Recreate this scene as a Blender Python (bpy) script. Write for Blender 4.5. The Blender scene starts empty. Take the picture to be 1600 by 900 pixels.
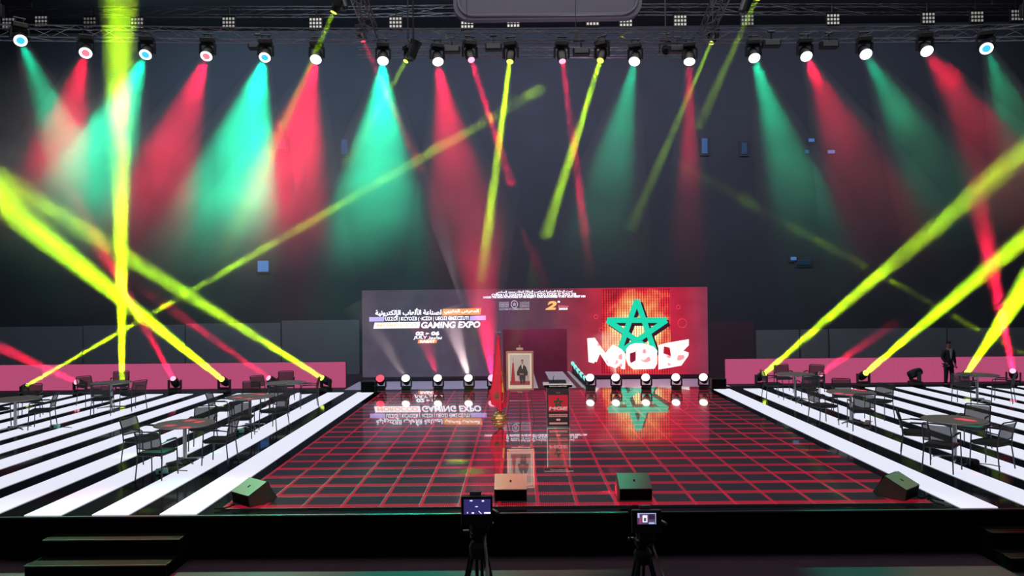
import bpy, bmesh, math, random
from mathutils import Vector, Matrix
random.seed(7)
SC = bpy.context.scene
COL = SC.collection
R = math.radians
# ------------------------------------------------------------------ camera, world, exposure
S = 0.64                      # height of the stage deck above the hall floor
EYE = 3.2 + S
YAW, PIT, ROLL, FPX = 0.005713, 0.009287, -0.010135, 1137.2
def _rot(d):
    x, y, z = d
    c, s = math.cos(ROLL), math.sin(ROLL); x, z = c*x - s*z, s*x + c*z
    c, s = math.cos(PIT), math.sin(PIT); y, z = c*y - s*z, s*y + c*z
    c, s = math.cos(YAW), math.sin(YAW); x, y = c*x - s*y, s*x + c*y
    return Vector((x, y, z))
cd = bpy.data.cameras.new('camera'); cam = bpy.data.objects.new('camera', cd); COL.objects.link(cam)
cd.sensor_width = 36; cd.lens = 36*FPX/1600; cd.clip_end = 300; cd.clip_start = 0.05
rx, fw, up = _rot((1,0,0)), _rot((0,1,0)), _rot((0,0,1))
cam.matrix_world = Matrix(((rx.x, up.x, -fw.x, 0), (rx.y, up.y, -fw.y, 0), (rx.z, up.z, -fw.z, EYE), (0,0,0,1)))
SC.camera = cam
def ray(px, py): return _rot(((px-800)/FPX, 1, -(py-450)/FPX))
def at(px, py, Y):
    d = ray(px, py); return Vector((0,0,EYE)) + d*(Y/d.y)
def onz(px, py, z=S):
    d = ray(px, py); return Vector((0,0,EYE)) + d*((z-EYE)/d.z)

W = bpy.data.worlds.new('ambient_fill'); SC.world = W; W.use_nodes = True
W.node_tree.nodes['Background'].inputs[0].default_value = (0.55, 0.62, 0.80, 1)
W.node_tree.nodes['Background'].inputs[1].default_value = 0.08  # even ambient fill entering from the open side behind the camera
SC.view_settings.view_transform = 'Standard'; SC.view_settings.look = 'None'
SC.view_settings.exposure = 0; SC.view_settings.gamma = 1; SC.view_settings.use_curve_mapping = False
def area(name, loc, aim, sx, sy, rgb, power):
    ld = bpy.data.lights.new(name, 'AREA'); ld.shape = 'RECTANGLE'; ld.size = sx; ld.size_y = sy; ld.energy = power; ld.color = rgb
    o = bpy.data.objects.new(name, ld); COL.objects.link(o); o.location = loc
    o.rotation_euler = (Vector(aim)-Vector(loc)).to_track_quat('-Z', 'Y').to_euler(); return o
area('wall_fill_light', (-12, 31, 17.8), (-10, 40, 5), 18, 2, (.62, .85, 1.0), 1300)  # unseen lamps added above the frame to brighten the back wall
area('wall_fill_light', (3, 31, 17.8), (3, 40, 5), 14, 2, (.86, .80, 1.0), 800)
area('wall_fill_light', (17, 31, 17.8), (15, 40, 5), 16, 2, (.80, .88, 1.0), 450)
area('stage_fill_light', (0, 14, 17.6), (0, 15, 0), 24, 8, (1.0, .93, .86), 1500)  # unseen overhead fill added to lighten the tables and chairs
SC.cycles.use_denoising = True
SC.cycles.max_bounces = 6; SC.cycles.diffuse_bounces = 2; SC.cycles.glossy_bounces = 3
SC.cycles.volume_bounces = 0; SC.cycles.transparent_max_bounces = 24
SC.cycles.sample_clamp_indirect = 4; SC.cycles.caustics_reflective = False; SC.cycles.caustics_refractive = False

# ------------------------------------------------------------------ helpers
def lin(c):
    return tuple((v/255/12.92 if v/255 <= .04045 else ((v/255+.055)/1.055)**2.4) for v in c) + (1,)
def mat(name, rgb, rough=.5, metal=0, emit=None, es=0, spec=.5, alpha=1, noise=0, nscale=20):
    m = bpy.data.materials.new(name); m.use_nodes = True; nt = m.node_tree
    b = nt.nodes['Principled BSDF']; c = lin(rgb)
    b.inputs['Base Color'].default_value = c; b.inputs['Roughness'].default_value = rough
    b.inputs['Metallic'].default_value = metal; b.inputs['Specular IOR Level'].default_value = spec
    b.inputs['Alpha'].default_value = alpha
    if emit: b.inputs['Emission Color'].default_value = lin(emit); b.inputs['Emission Strength'].default_value = es
    # slight wear: roughness and colour drift with a noise texture
    tc = nt.nodes.new('ShaderNodeTexCoord'); nz = nt.nodes.new('ShaderNodeTexNoise'); nz.inputs['Scale'].default_value = nscale
    nt.links.new(tc.outputs['Object'], nz.inputs['Vector'])
    mr = nt.nodes.new('ShaderNodeMapRange'); mr.inputs['To Min'].default_value = max(0, rough-.04); mr.inputs['To Max'].default_value = rough+.04
    nt.links.new(nz.outputs['Fac'], mr.inputs['Value']); nt.links.new(mr.outputs['Result'], b.inputs['Roughness'])
    if noise:
        mx = nt.nodes.new('ShaderNodeMix'); mx.data_type = 'RGBA'
        mx.inputs['A'].default_value = tuple(v*(1-noise) for v in c[:3])+(1,); mx.inputs['B'].default_value = tuple(min(1,v*(1+noise)) for v in c[:3])+(1,)
        nt.links.new(nz.outputs['Fac'], mx.inputs['Factor']); nt.links.new(mx.outputs['Result'], b.inputs['Base Color'])
    return m
def glow(name, rgb, s=1.0):
    return mat(name, tuple(v*.3 for v in rgb), .4, emit=rgb, es=s)

class MB:
    """collects shapes and links them as one mesh object"""
    def __init__(self): self.bm = bmesh.new()
    def box(self, c, s, rot=None, bev=0):
        r = bmesh.ops.create_cube(self.bm, size=1); vs = r['verts']
        bmesh.ops.scale(self.bm, vec=Vector(s), verts=vs)
        if bev:
            es = list({e for v in vs for e in v.link_edges})
            rr = bmesh.ops.bevel(self.bm, geom=es, offset=bev, segments=2, affect='EDGES', profile=.5)
            vs = list({v for f in rr['faces'] for v in f.verts} | {v for v in vs if v.is_valid})
        if rot is not None: bmesh.ops.transform(self.bm, matrix=rot.to_4x4() if len(rot) == 3 else rot, verts=vs)
        bmesh.ops.translate(self.bm, vec=Vector(c), verts=vs); return self
    def bar(self, a, b, r, r2=None, seg=8, cap=True):
        a, b = Vector(a), Vector(b); d = b-a; L = d.length
        if L < 1e-6: return self
        q = d.to_track_quat('Z', 'Y').to_matrix().to_4x4()
        bmesh.ops.create_cone(self.bm, cap_ends=cap, segments=seg, radius1=r, radius2=r if r2 is None else r2, depth=L,
                              matrix=Matrix.Translation((a+b)/2) @ q); return self
    def tube(self, pts, r, seg=8):
        for i in range(len(pts)-1):
            self.bar(pts[i], pts[i+1], r, seg=seg)
            if 0 < i: self.ball(pts[i], r*.99, 8, 5)
        return self
    def ball(self, c, r, u=12, v=8, s=(1,1,1)):
        m = Matrix.Translation(Vector(c)) @ Matrix.Diagonal((*s, 1))
        bmesh.ops.create_uvsphere(self.bm, u_segments=u, v_segments=v, radius=r, matrix=m); return self
    def prism(self, pts, d, M=None):
        """polygon pts (x,z) extruded d along +y"""
        f = [self.bm.verts.new((p[0], 0, p[1])) for p in pts]; g = [self.bm.verts.new((p[0], d, p[1])) for p in pts]
        n = len(pts); self.bm.faces.new(f); self.bm.faces.new(g[::-1])
        for i in range(n): self.bm.faces.new((f[i], f[i-1], g[i-1], g[i]))
        if M is not None: bmesh.ops.transform(self.bm, matrix=M, verts=f+g)
        return self
    def lathe(self, prof, seg=24, M=None):
        rings = []
        for r, z in prof: rings.append([self.bm.verts.new((r*math.cos(2*math.pi*k/seg), r*math.sin(2*math.pi*k/seg), z)) for k in range(seg)])
        for a, b in zip(rings, rings[1:]):
            for k in range(seg): self.bm.faces.new((a[k], a[(k+1)%seg], b[(k+1)%seg], b[k]))
        self.bm.faces.new(rings[0][::-1]); self.bm.faces.new(rings[-1])
        if M is not None: bmesh.ops.transform(self.bm, matrix=M, verts=[v for q in rings for v in q])
        return self
    def build(self, name, m, parent=None, smooth=False):
        bmesh.ops.recalc_face_normals(self.bm, faces=self.bm.faces)
        me = bpy.data.meshes.new(name); self.bm.to_mesh(me); self.bm.free()
        if smooth:
            for p in me.polygons: p.use_smooth = True
        me.materials.append(m); o = bpy.data.objects.new(name, me); COL.objects.link(o)
        if parent is not None: o.parent = parent
        return o
def tag(o, label=None, cat=None, group=None, kind=None):
    if label: o['label'] = label
    if cat: o['category'] = cat
    if group: o['group'] = group
    if kind: o['kind'] = kind
    return o
def thing(name, label, cat, loc=(0,0,0), rz=0, group=None):
    o = bpy.data.objects.new(name, None); COL.objects.link(o); o.empty_display_size = .1
    o.location = loc; o.rotation_euler = (0,0,rz); return tag(o, label, cat, group)
def struct(name, mb, m): return tag(mb.build(name, m), kind='structure')
def copy_tree(o, parent=None):
    c = o.copy(); COL.objects.link(c)
    if parent is not None: c.parent = parent
    for ch in list(o.children): copy_tree(ch, c)
    return c
BFONT = {}
FORMS = {'ا':('FE8D','FE8E',None,None),'أ':('FE83','FE84',None,None),'إ':('FE87','FE88',None,None),'ب':('FE8F','FE90','FE91','FE92'),'ة':('FE93','FE94',None,None),'ت':('FE95','FE96','FE97','FE98'),'ج':('FE9D','FE9E','FE9F','FEA0'),'ح':('FEA1','FEA2','FEA3','FEA4'),'د':('FEA9','FEAA',None,None),'ر':('FEAD','FEAE',None,None),'ز':('FEAF','FEB0',None,None),'س':('FEB1','FEB2','FEB3','FEB4'),'ص':('FEB9','FEBA','FEBB','FEBC'),'ض':('FEBD','FEBE','FEBF','FEC0'),'ع':('FEC9','FECA','FECB','FECC'),'غ':('FECD','FECE','FECF','FED0'),'ك':('FED9','FEDA','FEDB','FEDC'),'ل':('FEDD','FEDE','FEDF','FEE0'),'م':('FEE1','FEE2','FEE3','FEE4'),'ن':('FEE5','FEE6','FEE7','FEE8'),'ه':('FEE9','FEEA','FEEB','FEEC'),'و':('FEED','FEEE',None,None),'ي':('FEF1','FEF2','FEF3','FEF4'),'ش':('FEB5','FEB6','FEB7','FEB8'),'ط':('FEC1','FEC2','FEC3','FEC4')}
def arab(t):
    out = []
    for i, c in enumerate(t):
        if c not in FORMS: out.append(c); continue
        p = t[i-1] if i else ' '; n = t[i+1] if i+1 < len(t) else ' '
        jp = p in FORMS and FORMS[p][2] is not None; jn = n in FORMS and FORMS[c][2] is not None
        out.append(chr(int(FORMS[c][(0,1,2,3)[int(jp)+2*int(jn)]], 16)))
    return ''.join(reversed(out))
def text(s, w, hgt, c, m, name='lettering', parent=None, bold=.0, shear=0, M=None):
    """text in the XZ plane, fitted into w x hgt, centred at c, facing -Y (towards the hall)"""
    cu = bpy.data.curves.new('t', 'FONT'); cu.body = s; cu.offset = bold; cu.shear = shear; cu.resolution_u = 3; cu.extrude = .004
    o = bpy.data.objects.new('t', cu); COL.objects.link(o); bpy.context.view_layer.update()
    me = bpy.data.meshes.new_from_object(o.evaluated_get(bpy.context.evaluated_depsgraph_get()))
    COL.objects.unlink(o); bpy.data.objects.remove(o)
    xs = [v.co.x for v in me.vertices]; ys = [v.co.y for v in me.vertices]
    sx = w/(max(xs)-min(xs)); sy = hgt/(max(ys)-min(ys)); cx = (max(xs)+min(xs))/2; cy = (max(ys)+min(ys))/2
    for v in me.vertices: v.co = Vector(((v.co.x-cx)*sx + c[0], c[1]-.004+v.co.z, (v.co.y-cy)*sy + c[2]))
    if M is not None: me.transform(M)
    me.materials.clear(); me.materials.append(m); me.name = name
    q = bpy.data.objects.new(name, me); COL.objects.link(q)
    if parent is not None: q.parent = parent
    return q

# ------------------------------------------------------------------ materials
M_black = mat('matte_black', (4,5,6), .85, noise=.3, spec=.08)
M_plast = mat('black_plastic', (26,27,31), .42, noise=.2)
M_metal = mat('dark_metal', (70,73,78), .35, .8)
M_steel = mat('brushed_steel', (170,172,175), .3, .9)
M_truss = mat('truss_aluminium', (120,122,135), .35, .85)
M_fabric = mat('charcoal_fabric', (38,40,42), .85, noise=.25, nscale=60)
M_meshf = mat('chair_mesh', (60,62,62), .7, alpha=.62)
M_wall = mat('hall_drape', (62,66,78), .9, noise=.2, nscale=.6)
M_ceil = mat('hall_ceiling', (45,48,58), .95, noise=.2, nscale=.5)
M_hall = mat('hall_floor', (58,44,56), .8, spec=.12, noise=.25, nscale=1.5)
M_white = mat('white_print', (235,232,225), .5)
M_brass = mat('brass', (210,178,115), .28, .8)
WHITE_G = glow('lit_white', (236,238,255), .93)

# ------------------------------------------------------------------ floor, walls, stage
YF, YLF, YLB = 10.72, 10.95, 24.2            # stage front, LED floor front and back
XL, XR = -4.48, 6.20
struct('floor', MB().box((1, 22, -.05), (84, 60, .1)), M_hall)
struct('wall_back', MB().box((1, 40, 9), (84, .3, 19)), M_wall)
struct('wall_left', MB().box((-41, 22, 9), (.3, 40, 19)), M_wall)
struct('wall_right', MB().box((43, 22, 9), (.3, 40, 19)), M_wall)
struct('ceiling', MB().box((1, 25, 18.6), (84, 34, .2)), M_ceil)

m = mat('stage_gloss_black', (10,11,13), .07, spec=.6, noise=.3, nscale=2)
st = thing('stage_platform', 'long low black stage with glossy deck spanning the hall', 'stage', (0,0,0))
MB().box((.8, (YF+24.9)/2+.01, S-.02), (46, 24.9-YF-.02, .04)).build('deck', m, st)
MB().box((.8, YF+.05, (S-.04)/2), (46, .06, S-.045)).box((.8, 24.85, (S-.04)/2), (46, .06, S-.045)).build('front_fascia', M_black, st)
MB().box((.8, YF-.004, S-.012), (46, .05, .024), bev=.004).build('front_edge_trim', mat('edge_trim', (70,78,84), .3, .6), st)

# LED dance floor: a tile grid with dotted red light bars
def led_floor_mat():
    m = bpy.data.materials.new('led_floor_tiles'); m.use_nodes = True; nt = m.node_tree; N = nt.nodes; L = nt.links
    b = N['Principled BSDF']
    tc = N.new('ShaderNodeTexCoord'); sp = N.new('ShaderNodeSeparateXYZ'); L.new(tc.outputs['Object'], sp.inputs[0])
    def f(op, a, bb=None, c=None):
        n = N.new('ShaderNodeMath'); n.operation = op
        for i, v in enumerate((a, bb, c)):
            if v is None: continue
            if isinstance(v, (int, float)): n.inputs[i].default_value = v
            else: L.new(v, n.inputs[i])
        return n.outputs[0]
    U = f('DIVIDE', sp.outputs[0], (XR-XL)/18); V = f('DIVIDE', sp.outputs[1], .602)
    u = f('FRACT', U); v = f('FRACT', V)
    du = f('FRACT', f('MULTIPLY', u, 20)); dv = f('FRACT', f('MULTIPLY', v, 20))
    dot = f('MULTIPLY', f('LESS_THAN', f('ABSOLUTE', f('SUBTRACT', du, .5)), .30), f('LESS_THAN', f('ABSOLUTE', f('SUBTRACT', dv, .5)), .34))
    rowb = f('MULTIPLY', f('GREATER_THAN', v, .03), f('LESS_THAN', v, .30))
    colb = f('MULTIPLY', f('GREATER_THAN', u, .02), f('LESS_THAN', u, .10))
    seam = f('MAXIMUM', f('LESS_THAN', u, .016), f('LESS_THAN', v, .02))
    dotbar = f('MULTIPLY', rowb, f('MULTIPLY_ADD', dot, .8, .16))
    bar = f('MAXIMUM', dotbar, f('MULTIPLY', colb, .55))
    bar = f('MULTIPLY', bar, f('SUBTRACT', 1, seam))
    dim = f('MULTIPLY', dot, .05)
    # tiles differ a little in brightness
    wn = N.new('ShaderNodeTexWhiteNoise'); wn.noise_dimensions = '2D'; cb = N.new('ShaderNodeCombineXYZ')
    L.new(f('FLOOR', U), cb.inputs[0]); L.new(f('FLOOR', V), cb.inputs[1]); L.new(cb.outputs[0], wn.inputs['Vector'])
    bar = f('MULTIPLY', bar, f('MULTIPLY_ADD', wn.outputs['Value'], .35, .8))
    mx = N.new('ShaderNodeMix'); mx.data_type = 'RGBA'; mx.inputs['A'].default_value = (.9, .55, .6, 1); mx.inputs['B'].default_value = lin((222,22,58))
    L.new(f('GREATER_THAN', bar, .12), mx.inputs['Factor'])
    L.new(mx.outputs['Result'], b.inputs['Emission Color']); L.new(f('MULTIPLY', f('MAXIMUM', bar, dim), 1.3), b.inputs['Emission Strength'])
    bc = N.new('ShaderNodeMix'); bc.data_type = 'RGBA'; bc.inputs['A'].default_value = lin((20,18,21)); bc.inputs['B'].default_value = lin((120,118,120))
    L.new(seam, bc.inputs['Factor']); L.new(bc.outputs['Result'], b.inputs['Base Color'])
    b.inputs['Roughness'].default_value = .12; b.inputs['Coat Weight'].default_value = 1; b.inputs['Coat IOR'].default_value = 2.2; b.inputs['Coat Roughness'].default_value = .012
    return m
lf = MB().box(((XR-XL)/2, (YLB-YLF)/2, .012), (XR-XL, YLB-YLF, .024)).build('led_dance_floor', led_floor_mat())
lf.location = (XL, YLF, S+.002); tag(lf, 'wide red-lit glass tile floor in the middle of the stage', 'LED floor')

# glowing white strips left and right of it
strips = [(-5.30-1.005*k, 0, k) for k in range(12)] + [(6.495+1.005*k, 1, k) for k in range(12)]
ORD = ['', 'second', 'third', 'fourth', 'fifth', 'sixth', 'seventh', 'eighth', 'ninth', 'tenth', 'eleventh', 'twelfth']
proto = None
for x, side, k in strips:
    if proto is None:
        proto = MB().box((.27, (24.2-YF-.03)/2, .006), (.54, 24.2-YF-.03, .012)).build('light_strip', WHITE_G); o = proto
    else: o = proto.copy(); COL.objects.link(o)
    w = ' right' if side else ' left'
    o.location = (x, YF+.03, S+.001)
    lab = ('glowing white floor strip beside the%s edge of the red tiled floor' % w) if k == 0 else ('%s glowing white floor strip%s of the red tiled floor' % (ORD[k], w))
    tag(o, lab, 'light strip', 'glowing white strips in the stage deck')

# steps down from the stage
def steps(x0, x1, lab):
    t = thing('stage_steps', lab, 'steps', ((x0+x1)/2, YF, 0)); w = x1-x0
    for i, (z, y0) in enumerate(((.405, -.34), (.185, -.74))):
        MB().box((0, y0/2-.02, z/2), (w, -y0-.02, z) if i == 0 else (w, .40, z)).build('tread', M_black, t) if i == 0 else \
        MB().box((0, -.34-.02-.19, z/2), (w, .38, z)).build('tread', M_black, t)
        yn = -.352 if i == 0 else -.745
        MB().box((0, yn, z-.003), (w, .02, .016)).box((w/2+.004, yn+.06, z-.003), (.012, .14, .016)).box((-w/2-.004, yn+.06, z-.003), (.012, .14, .016)).build('nosing', M_metal, t)
steps(-6.78, -4.84, 'black two-tread steps below the stage front, left of the speakers')
steps(6.70, 8.7, 'black two-tread steps below the stage front at the right end')

# ------------------------------------------------------------------ back of the stage: painted floor glow, LED wall, barriers, drapes
YS = 32.4
def sp(px, py): v = at(px, py, YS); return v.x, v.z
x0 = sp(566, 520)[0]; x1 = sp(1106, 520)[0]; zt = sp(835, 451)[1]; zb = sp(835, 587)[1]
dx0 = sp(786, 560)[0]; dx1 = sp(886.5, 560)[0]; dzt = sp(836, 514.5)[1]
def ledwall_mat():
    m = bpy.data.materials.new('led_wall_background'); m.use_nodes = True; nt = m.node_tree; N = nt.nodes; L = nt.links
    b = N['Principled BSDF']; b.inputs['Base Color'].default_value = (.02,.02,.02,1); b.inputs['Roughness'].default_value = .6
    tc = N.new('ShaderNodeTexCoord'); sx = N.new('ShaderNodeSeparateXYZ'); L.new(tc.outputs['Object'], sx.inputs[0])
    mr = N.new('ShaderNodeMapRange'); mr.inputs['From Min'].default_value = x0; mr.inputs['From Max'].default_value = x1
    L.new(sx.outputs[0], mr.inputs['Value'])
    cr = N.new('ShaderNodeValToRGB'); L.new(mr.outputs['Result'], cr.inputs['Fac'])
    E = cr.color_ramp.elements
    for i, (p, c) in enumerate(((0,(76,66,84)),(.15,(66,60,80)),(.3,(70,60,80)),(.42,(80,52,76)),(.55,(95,48,68)),(.64,(150,36,60)),(.72,(190,24,55)),(.92,(186,26,58)),(1,(130,50,75)))):
        e = E[i] if i < 2 else E.new(p); e.position = p; e.color = lin(c)
    # the picture's lower half fades to deep red waves on the right
    nz = N.new('ShaderNodeTexNoise'); nz.inputs['Scale'].default_value = 1.3; nz.inputs['Detail'].default_value = 4; L.new(tc.outputs['Object'], nz.inputs['Vector'])
    mm = N.new('ShaderNodeMapRange'); mm.inputs['From Min'].default_value = .3; mm.inputs['From Max'].default_value = .7; mm.inputs['To Min'].default_value = .85; mm.inputs['To Max'].default_value = 1.2
    L.new(nz.outputs['Fac'], mm.inputs['Value'])
    L.new(cr.outputs['Color'], b.inputs['Emission Color']); L.new(mm.outputs['Result'], b.inputs['Emission Strength'])
    return m
M_led = ledwall_mat()
lw = tag(MB().box(((x0+dx0)/2, YS+.1, (zt+zb)/2), (dx0-x0, .2, zt-zb)).box(((dx1+x1)/2, YS+.1, (zt+zb)/2), (x1-dx1, .2, zt-zb))
         .box(((dx0+dx1)/2, YS+.1, (zt+dzt)/2), (dx1-dx0, .2, zt-dzt)).build('led_wall', M_led),
         'large LED screen wall with event lettering and green star behind the stage', 'LED screen')
MB().box(((x0+x1)/2, YS+.24, (zt+zb)/2+.9), (x1-x0+.02, .06, .9)).build('rear_frame', M_plast, lw)
YP = YS-.006
def P(px, py): x, z = sp(px, py); return x, z
def stext(s, a, b, m, bold=.02, shear=0, y=YP): # a = top-left px, b = bottom-right px
    (xa, za), (xb, zb_) = P(*a), P(*b)
    return text(s, xb-xa, za-zb_, ((xa+xb)/2, y, (za+zb_)/2), m, 'lettering', lw, bold, shear)
def spoly(pts, m, name, y=YP, d=.006):
    return MB().prism([P(*p) for p in pts], d, Matrix.Translation((0, y-d, 0))).build(name, m, lw)
G_w = glow('screen_white', (240,240,255), 1.7); G_or = glow('screen_orange', (250,160,80), 1.1); G_dk = mat('screen_dark_letters', (50,45,80), .5)
stext(arab('لصناعة الألعاب الإلكترونية'), (586.5,482.5), (690,494.5), G_w, .03)
spoly([(692,483),(752,481.5),(750.5,491.5),(690.5,493)], G_or, 'highlight_box')
stext(arab('المعرض المغربي'), (694,483.5), (748,490.5), G_w, .03, y=YP-.008)
spoly([(577,495.5),(601,495),(600,502),(577,502.5)], glow('screen_lilac', (190,180,250), 1.1), 'highlight_bar')
spoly([(735,493.8),(759,493),(759,500),(733.5,500.6)], glow('screen_lilac_fade', (190,180,250), 1.1), 'highlight_bar')
stext('UΣΣOI | KCYOΣB ( ·ICΣDI | UEOΣI ΘMΣCΣUTI', (602,495), (732.5,501.5), G_w, .02, .1)
spoly([(585.5,504),(656.5,503),(655,512.5),(583.5,513.5)], G_w, 'highlight_box')
stext('MOROCCO', (588,505.2), (652,511.6), glow('screen_pale_orange', (255,205,160), 1.3), .03, .15, y=YP-.008)
stext('GAMING EXPO', (658,503), (750.5,512), G_w, .035, .15)
stext('02 ▸ 06', (649.5,518), (686.5,524), G_w, .05, .1)
stext('JULY '+arab('يوليوز'), (646,525), (690.5,530.2), G_w, .03, .1)
spoly([(654,530.6),(683.5,530.3),(682,536),(652.5,536.3)], G_or, 'highlight_box')
stext('RABAT', (656,531.4), (680,535.4), G_w, .05, .1, y=YP-.008)
stext(arab('تحت الرعاية السامية لصاحب الجلالة الملك محمد السادس'), (775,454.2), (894.5,457.6), G_w, .02)
stext('CVΘOI UΣ ΣOΣHHI ΣOCΣΛ ICΣKI ΣCKIΣ IC ΣOO ΣIII', (768,458.8), (900,461.6), G_w, .03)
stext('UNDER THE HIGH PATRONAGE OF HIS MAJESTY KING MOHAMMED VI MAY GOD ASSIST HIM', (755,463), (914.5,465.6), G_w, .03)
G_d = glow('screen_soft_white', (205,200,225), 1.0)
for i in range(4): stext('ROYAUME DU MAROC' if i % 2 else 'MINISTERE JEUNESSE', (780,472+i*2.2), (795,473.6+i*2.2), G_d, .02)
for i in range(4): stext(arab('المملكة المغربية'), (812,471.5+i*2.3), (827,473.4+i*2.3), G_d, .02)
stext('CULTURE ET COMMUNICATION', (780,482), (827,484), G_d, .02)
(ex, ez) = P(803.7, 475.5); e = MB()
for k in range(24):
    a0, a1 = k*math.pi/12, (k+1)*math.pi/12
    e.bar((ex+.11*math.cos(a0)*1.3, YP-.004, ez+.16*math.sin(a0)), (ex+.143*math.cos(a1), YP-.004, ez+.16*math.sin(a1)), .016, seg=5)
for k in range(5): e.bar((ex+.085*math.sin(k*2*math.pi/5), YP-.004, ez+.09*math.cos(k*2*math.pi/5)), (ex+.085*math.sin((k+2)*2*math.pi/5), YP-.004, ez+.09*math.cos((k+2)*2*math.pi/5)), .008, seg=5)
e.build('crest', G_d, lw)
stext('2', (852,470.5), (870,484), glow('screen_gold', (255,185,110), 1.2), .05, .25)
stext('e', (871,470), (875,473), G_w, .04); stext('Edition', (872.5,476.8), (888,480), glow('screen_rose', (240,110,120), 1.1), .03)
stext('2025', (873,481), (887,484), G_w, .05)
# red glow field of the artwork: dotted columns around the star
def matrix_mat():
    m = bpy.data.materials.new('screen_dot_rain'); m.use_nodes = True; nt = m.node_tree; N = nt.nodes; L = nt.links
    b = N['Principled BSDF']; b.inputs['Base Color'].default_value = (.02,0,0,1)
    tc = N.new('ShaderNodeTexCoord'); sx = N.new('ShaderNodeSeparateXYZ'); L.new(tc.outputs['Object'], sx.inputs[0])
    def f(op, a, bb=None, c=None):
        n = N.new('ShaderNodeMath'); n.operation = op
        for i, v in enumerate((a, bb, c)):
            if v is None: continue
            if isinstance(v, (int, float)): n.inputs[i].default_value = v
            else: L.new(v, n.inputs[i])
        return n.outputs[0]
    fx = f('FRACT', f('MULTIPLY', sx.outputs[0], 9)); fz = f('FRACT', f('MULTIPLY', sx.outputs[2], 8.5))
    col = f('LESS_THAN', f('ABSOLUTE', f('SUBTRACT', fx, .5)), .26); dz = f('LESS_THAN', f('ABSOLUTE', f('SUBTRACT', fz, .5)), .3)
    nz = N.new('ShaderNodeTexNoise'); nz.inputs['Scale'].default_value = 1.2; nz.inputs['Detail'].default_value = 3; L.new(tc.outputs['Object'], nz.inputs['Vector'])
    # hot core of the artwork around the star's middle
    cx, cz = P(995, 522)
    d = f('SQRT', f('ADD', f('POWER', f('MULTIPLY', f('SUBTRACT', sx.outputs[0], cx), .66), 2), f('POWER', f('MULTIPLY', f('SUBTRACT', sx.outputs[2], cz), .56), 2)))
    hot = f('ADD', f('SUBTRACT', 1.45, d), f('MULTIPLY', f('SUBTRACT', nz.outputs['Fac'], .5), 1.5))
    hot = f('MAXIMUM', hot, 0); hotc = f('MINIMUM', hot, 1)
    cr = N.new('ShaderNodeValToRGB'); L.new(hotc, cr.inputs['Fac']); E = cr.color_ramp.elements
    E[0].position = 0; E[0].color = lin((190,22,52)); E[1].position = 1; E[1].color = lin((255,215,150))
    q = E.new(.35); q.color = lin((235,45,60)); q = E.new(.7); q.color = lin((250,150,90))
    st_ = f('MULTIPLY_ADD', f('MULTIPLY', col, f('MULTIPLY_ADD', dz, .6, .5)), .9, .45)
    L.new(cr.outputs['Color'], b.inputs['Emission Color']); L.new(f('MULTIPLY', st_, f('MULTIPLY_ADD', hotc, .7, .75)), b.inputs['Emission Strength'])
    return m
spoly([(940,452),(1047,451),(1048,584),(940,584)], matrix_mat(), 'artwork_panel', YP+.003, .004)
# green star: interlaced pentagram with a dark thickness
def star(cx, cy, r, w, m, y, ox=0, oy=0, sx=1.08):
    mb = MB(); pts = []
    for k in range(5):
        a = math.pi/2 + k*2*math.pi/5; pts.append(Vector((cx+ox+sx*r*math.cos(a), cy+oy-r*math.sin(a))))
    for k in range(5):
        a, b = pts[k], pts[(k+2) % 5]; d = (b-a).normalized(); n = Vector((-d.y, d.x))*w/2
        q = [a+n*.4-d*0, b+n*.4, b-n*1.6, a-n*1.6] if False else [a+n, b+n, b-n, a-n]
        mb.prism([P(*v) for v in q], .006, Matrix.Translation((0, y-.0005*k, 0)))
    return mb.build('star', m, lw)
star(996.5, 516, 45.5, 9.5, glow('star_shade', (70,20,50), .6), YP-.012, 2.5, 2.5, 1.06)
star(995.0, 514.5, 46, 8.5, glow('star_green', (22,205,165), 1.15), YP-.02, sx=1.06)
G_pk = glow('letter_white', (255,238,235), 1.5); G_ln = glow('letter_rim', (255,120,130), 1.4)
Lm = [(919,530),(930,529),(946,552),(957,539),(970,546),(976,553),(975,576),(969,575),(968,568),(962,574),(949,570),(936,550),(929,567),(921,565)]
Lg = [(984,540),(992,537),(1003,537),(1020,542),(1025,548),(1025,568),(1021,575),(990,576),(982,569),(979,560),(979,546)]
Le = [(1030,540),(1040,537),(1075,531),(1075,540),(1067,548),(1075,551),(1074,556),(1064,570),(1048,573),(1030,576)]
def grow(pts, k):
    cx = sum(p[0] for p in pts)/len(pts); cy = sum(p[1] for p in pts)/len(pts)
    return [((p[0]-cx)*k+cx, (p[1]-cy)*k+cy) for p in pts]
def art_mat():
    m = bpy.data.materials.new('letter_artwork'); m.use_nodes = True; nt = m.node_tree; N = nt.nodes; L = nt.links
    b = N['Principled BSDF']; tc = N.new('ShaderNodeTexCoord'); v = N.new('ShaderNodeTexVoronoi'); v.inputs['Scale'].default_value = 6.5
    L.new(tc.outputs['Object'], v.inputs['Vector']); cr = N.new('ShaderNodeValToRGB'); sep = N.new('ShaderNodeSeparateColor'); L.new(v.outputs['Color'], sep.inputs[0]); L.new(sep.outputs[0], cr.inputs['Fac'])
    cr.color_ramp.interpolation = 'CONSTANT'; E = cr.color_ramp.elements; E[0].color = lin((255,235,225)); E[1].position = .9; E[1].color = lin((225,110,105))
    q = E.new(.5); q.color = lin((255,222,190)); q = E.new(.62); q.color = lin((255,240,240))
    L.new(cr.outputs['Color'], b.inputs['Emission Color']); b.inputs['Emission Strength'].default_value = 1.15; return m
M_art = art_mat()
for q in (Lm, Lg, Le):
    spoly(grow(q, 1.05), G_pk, 'letter_outline', YP-.030)
    spoly(grow(q, .86), M_art, 'letter_face', YP-.038)
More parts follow.
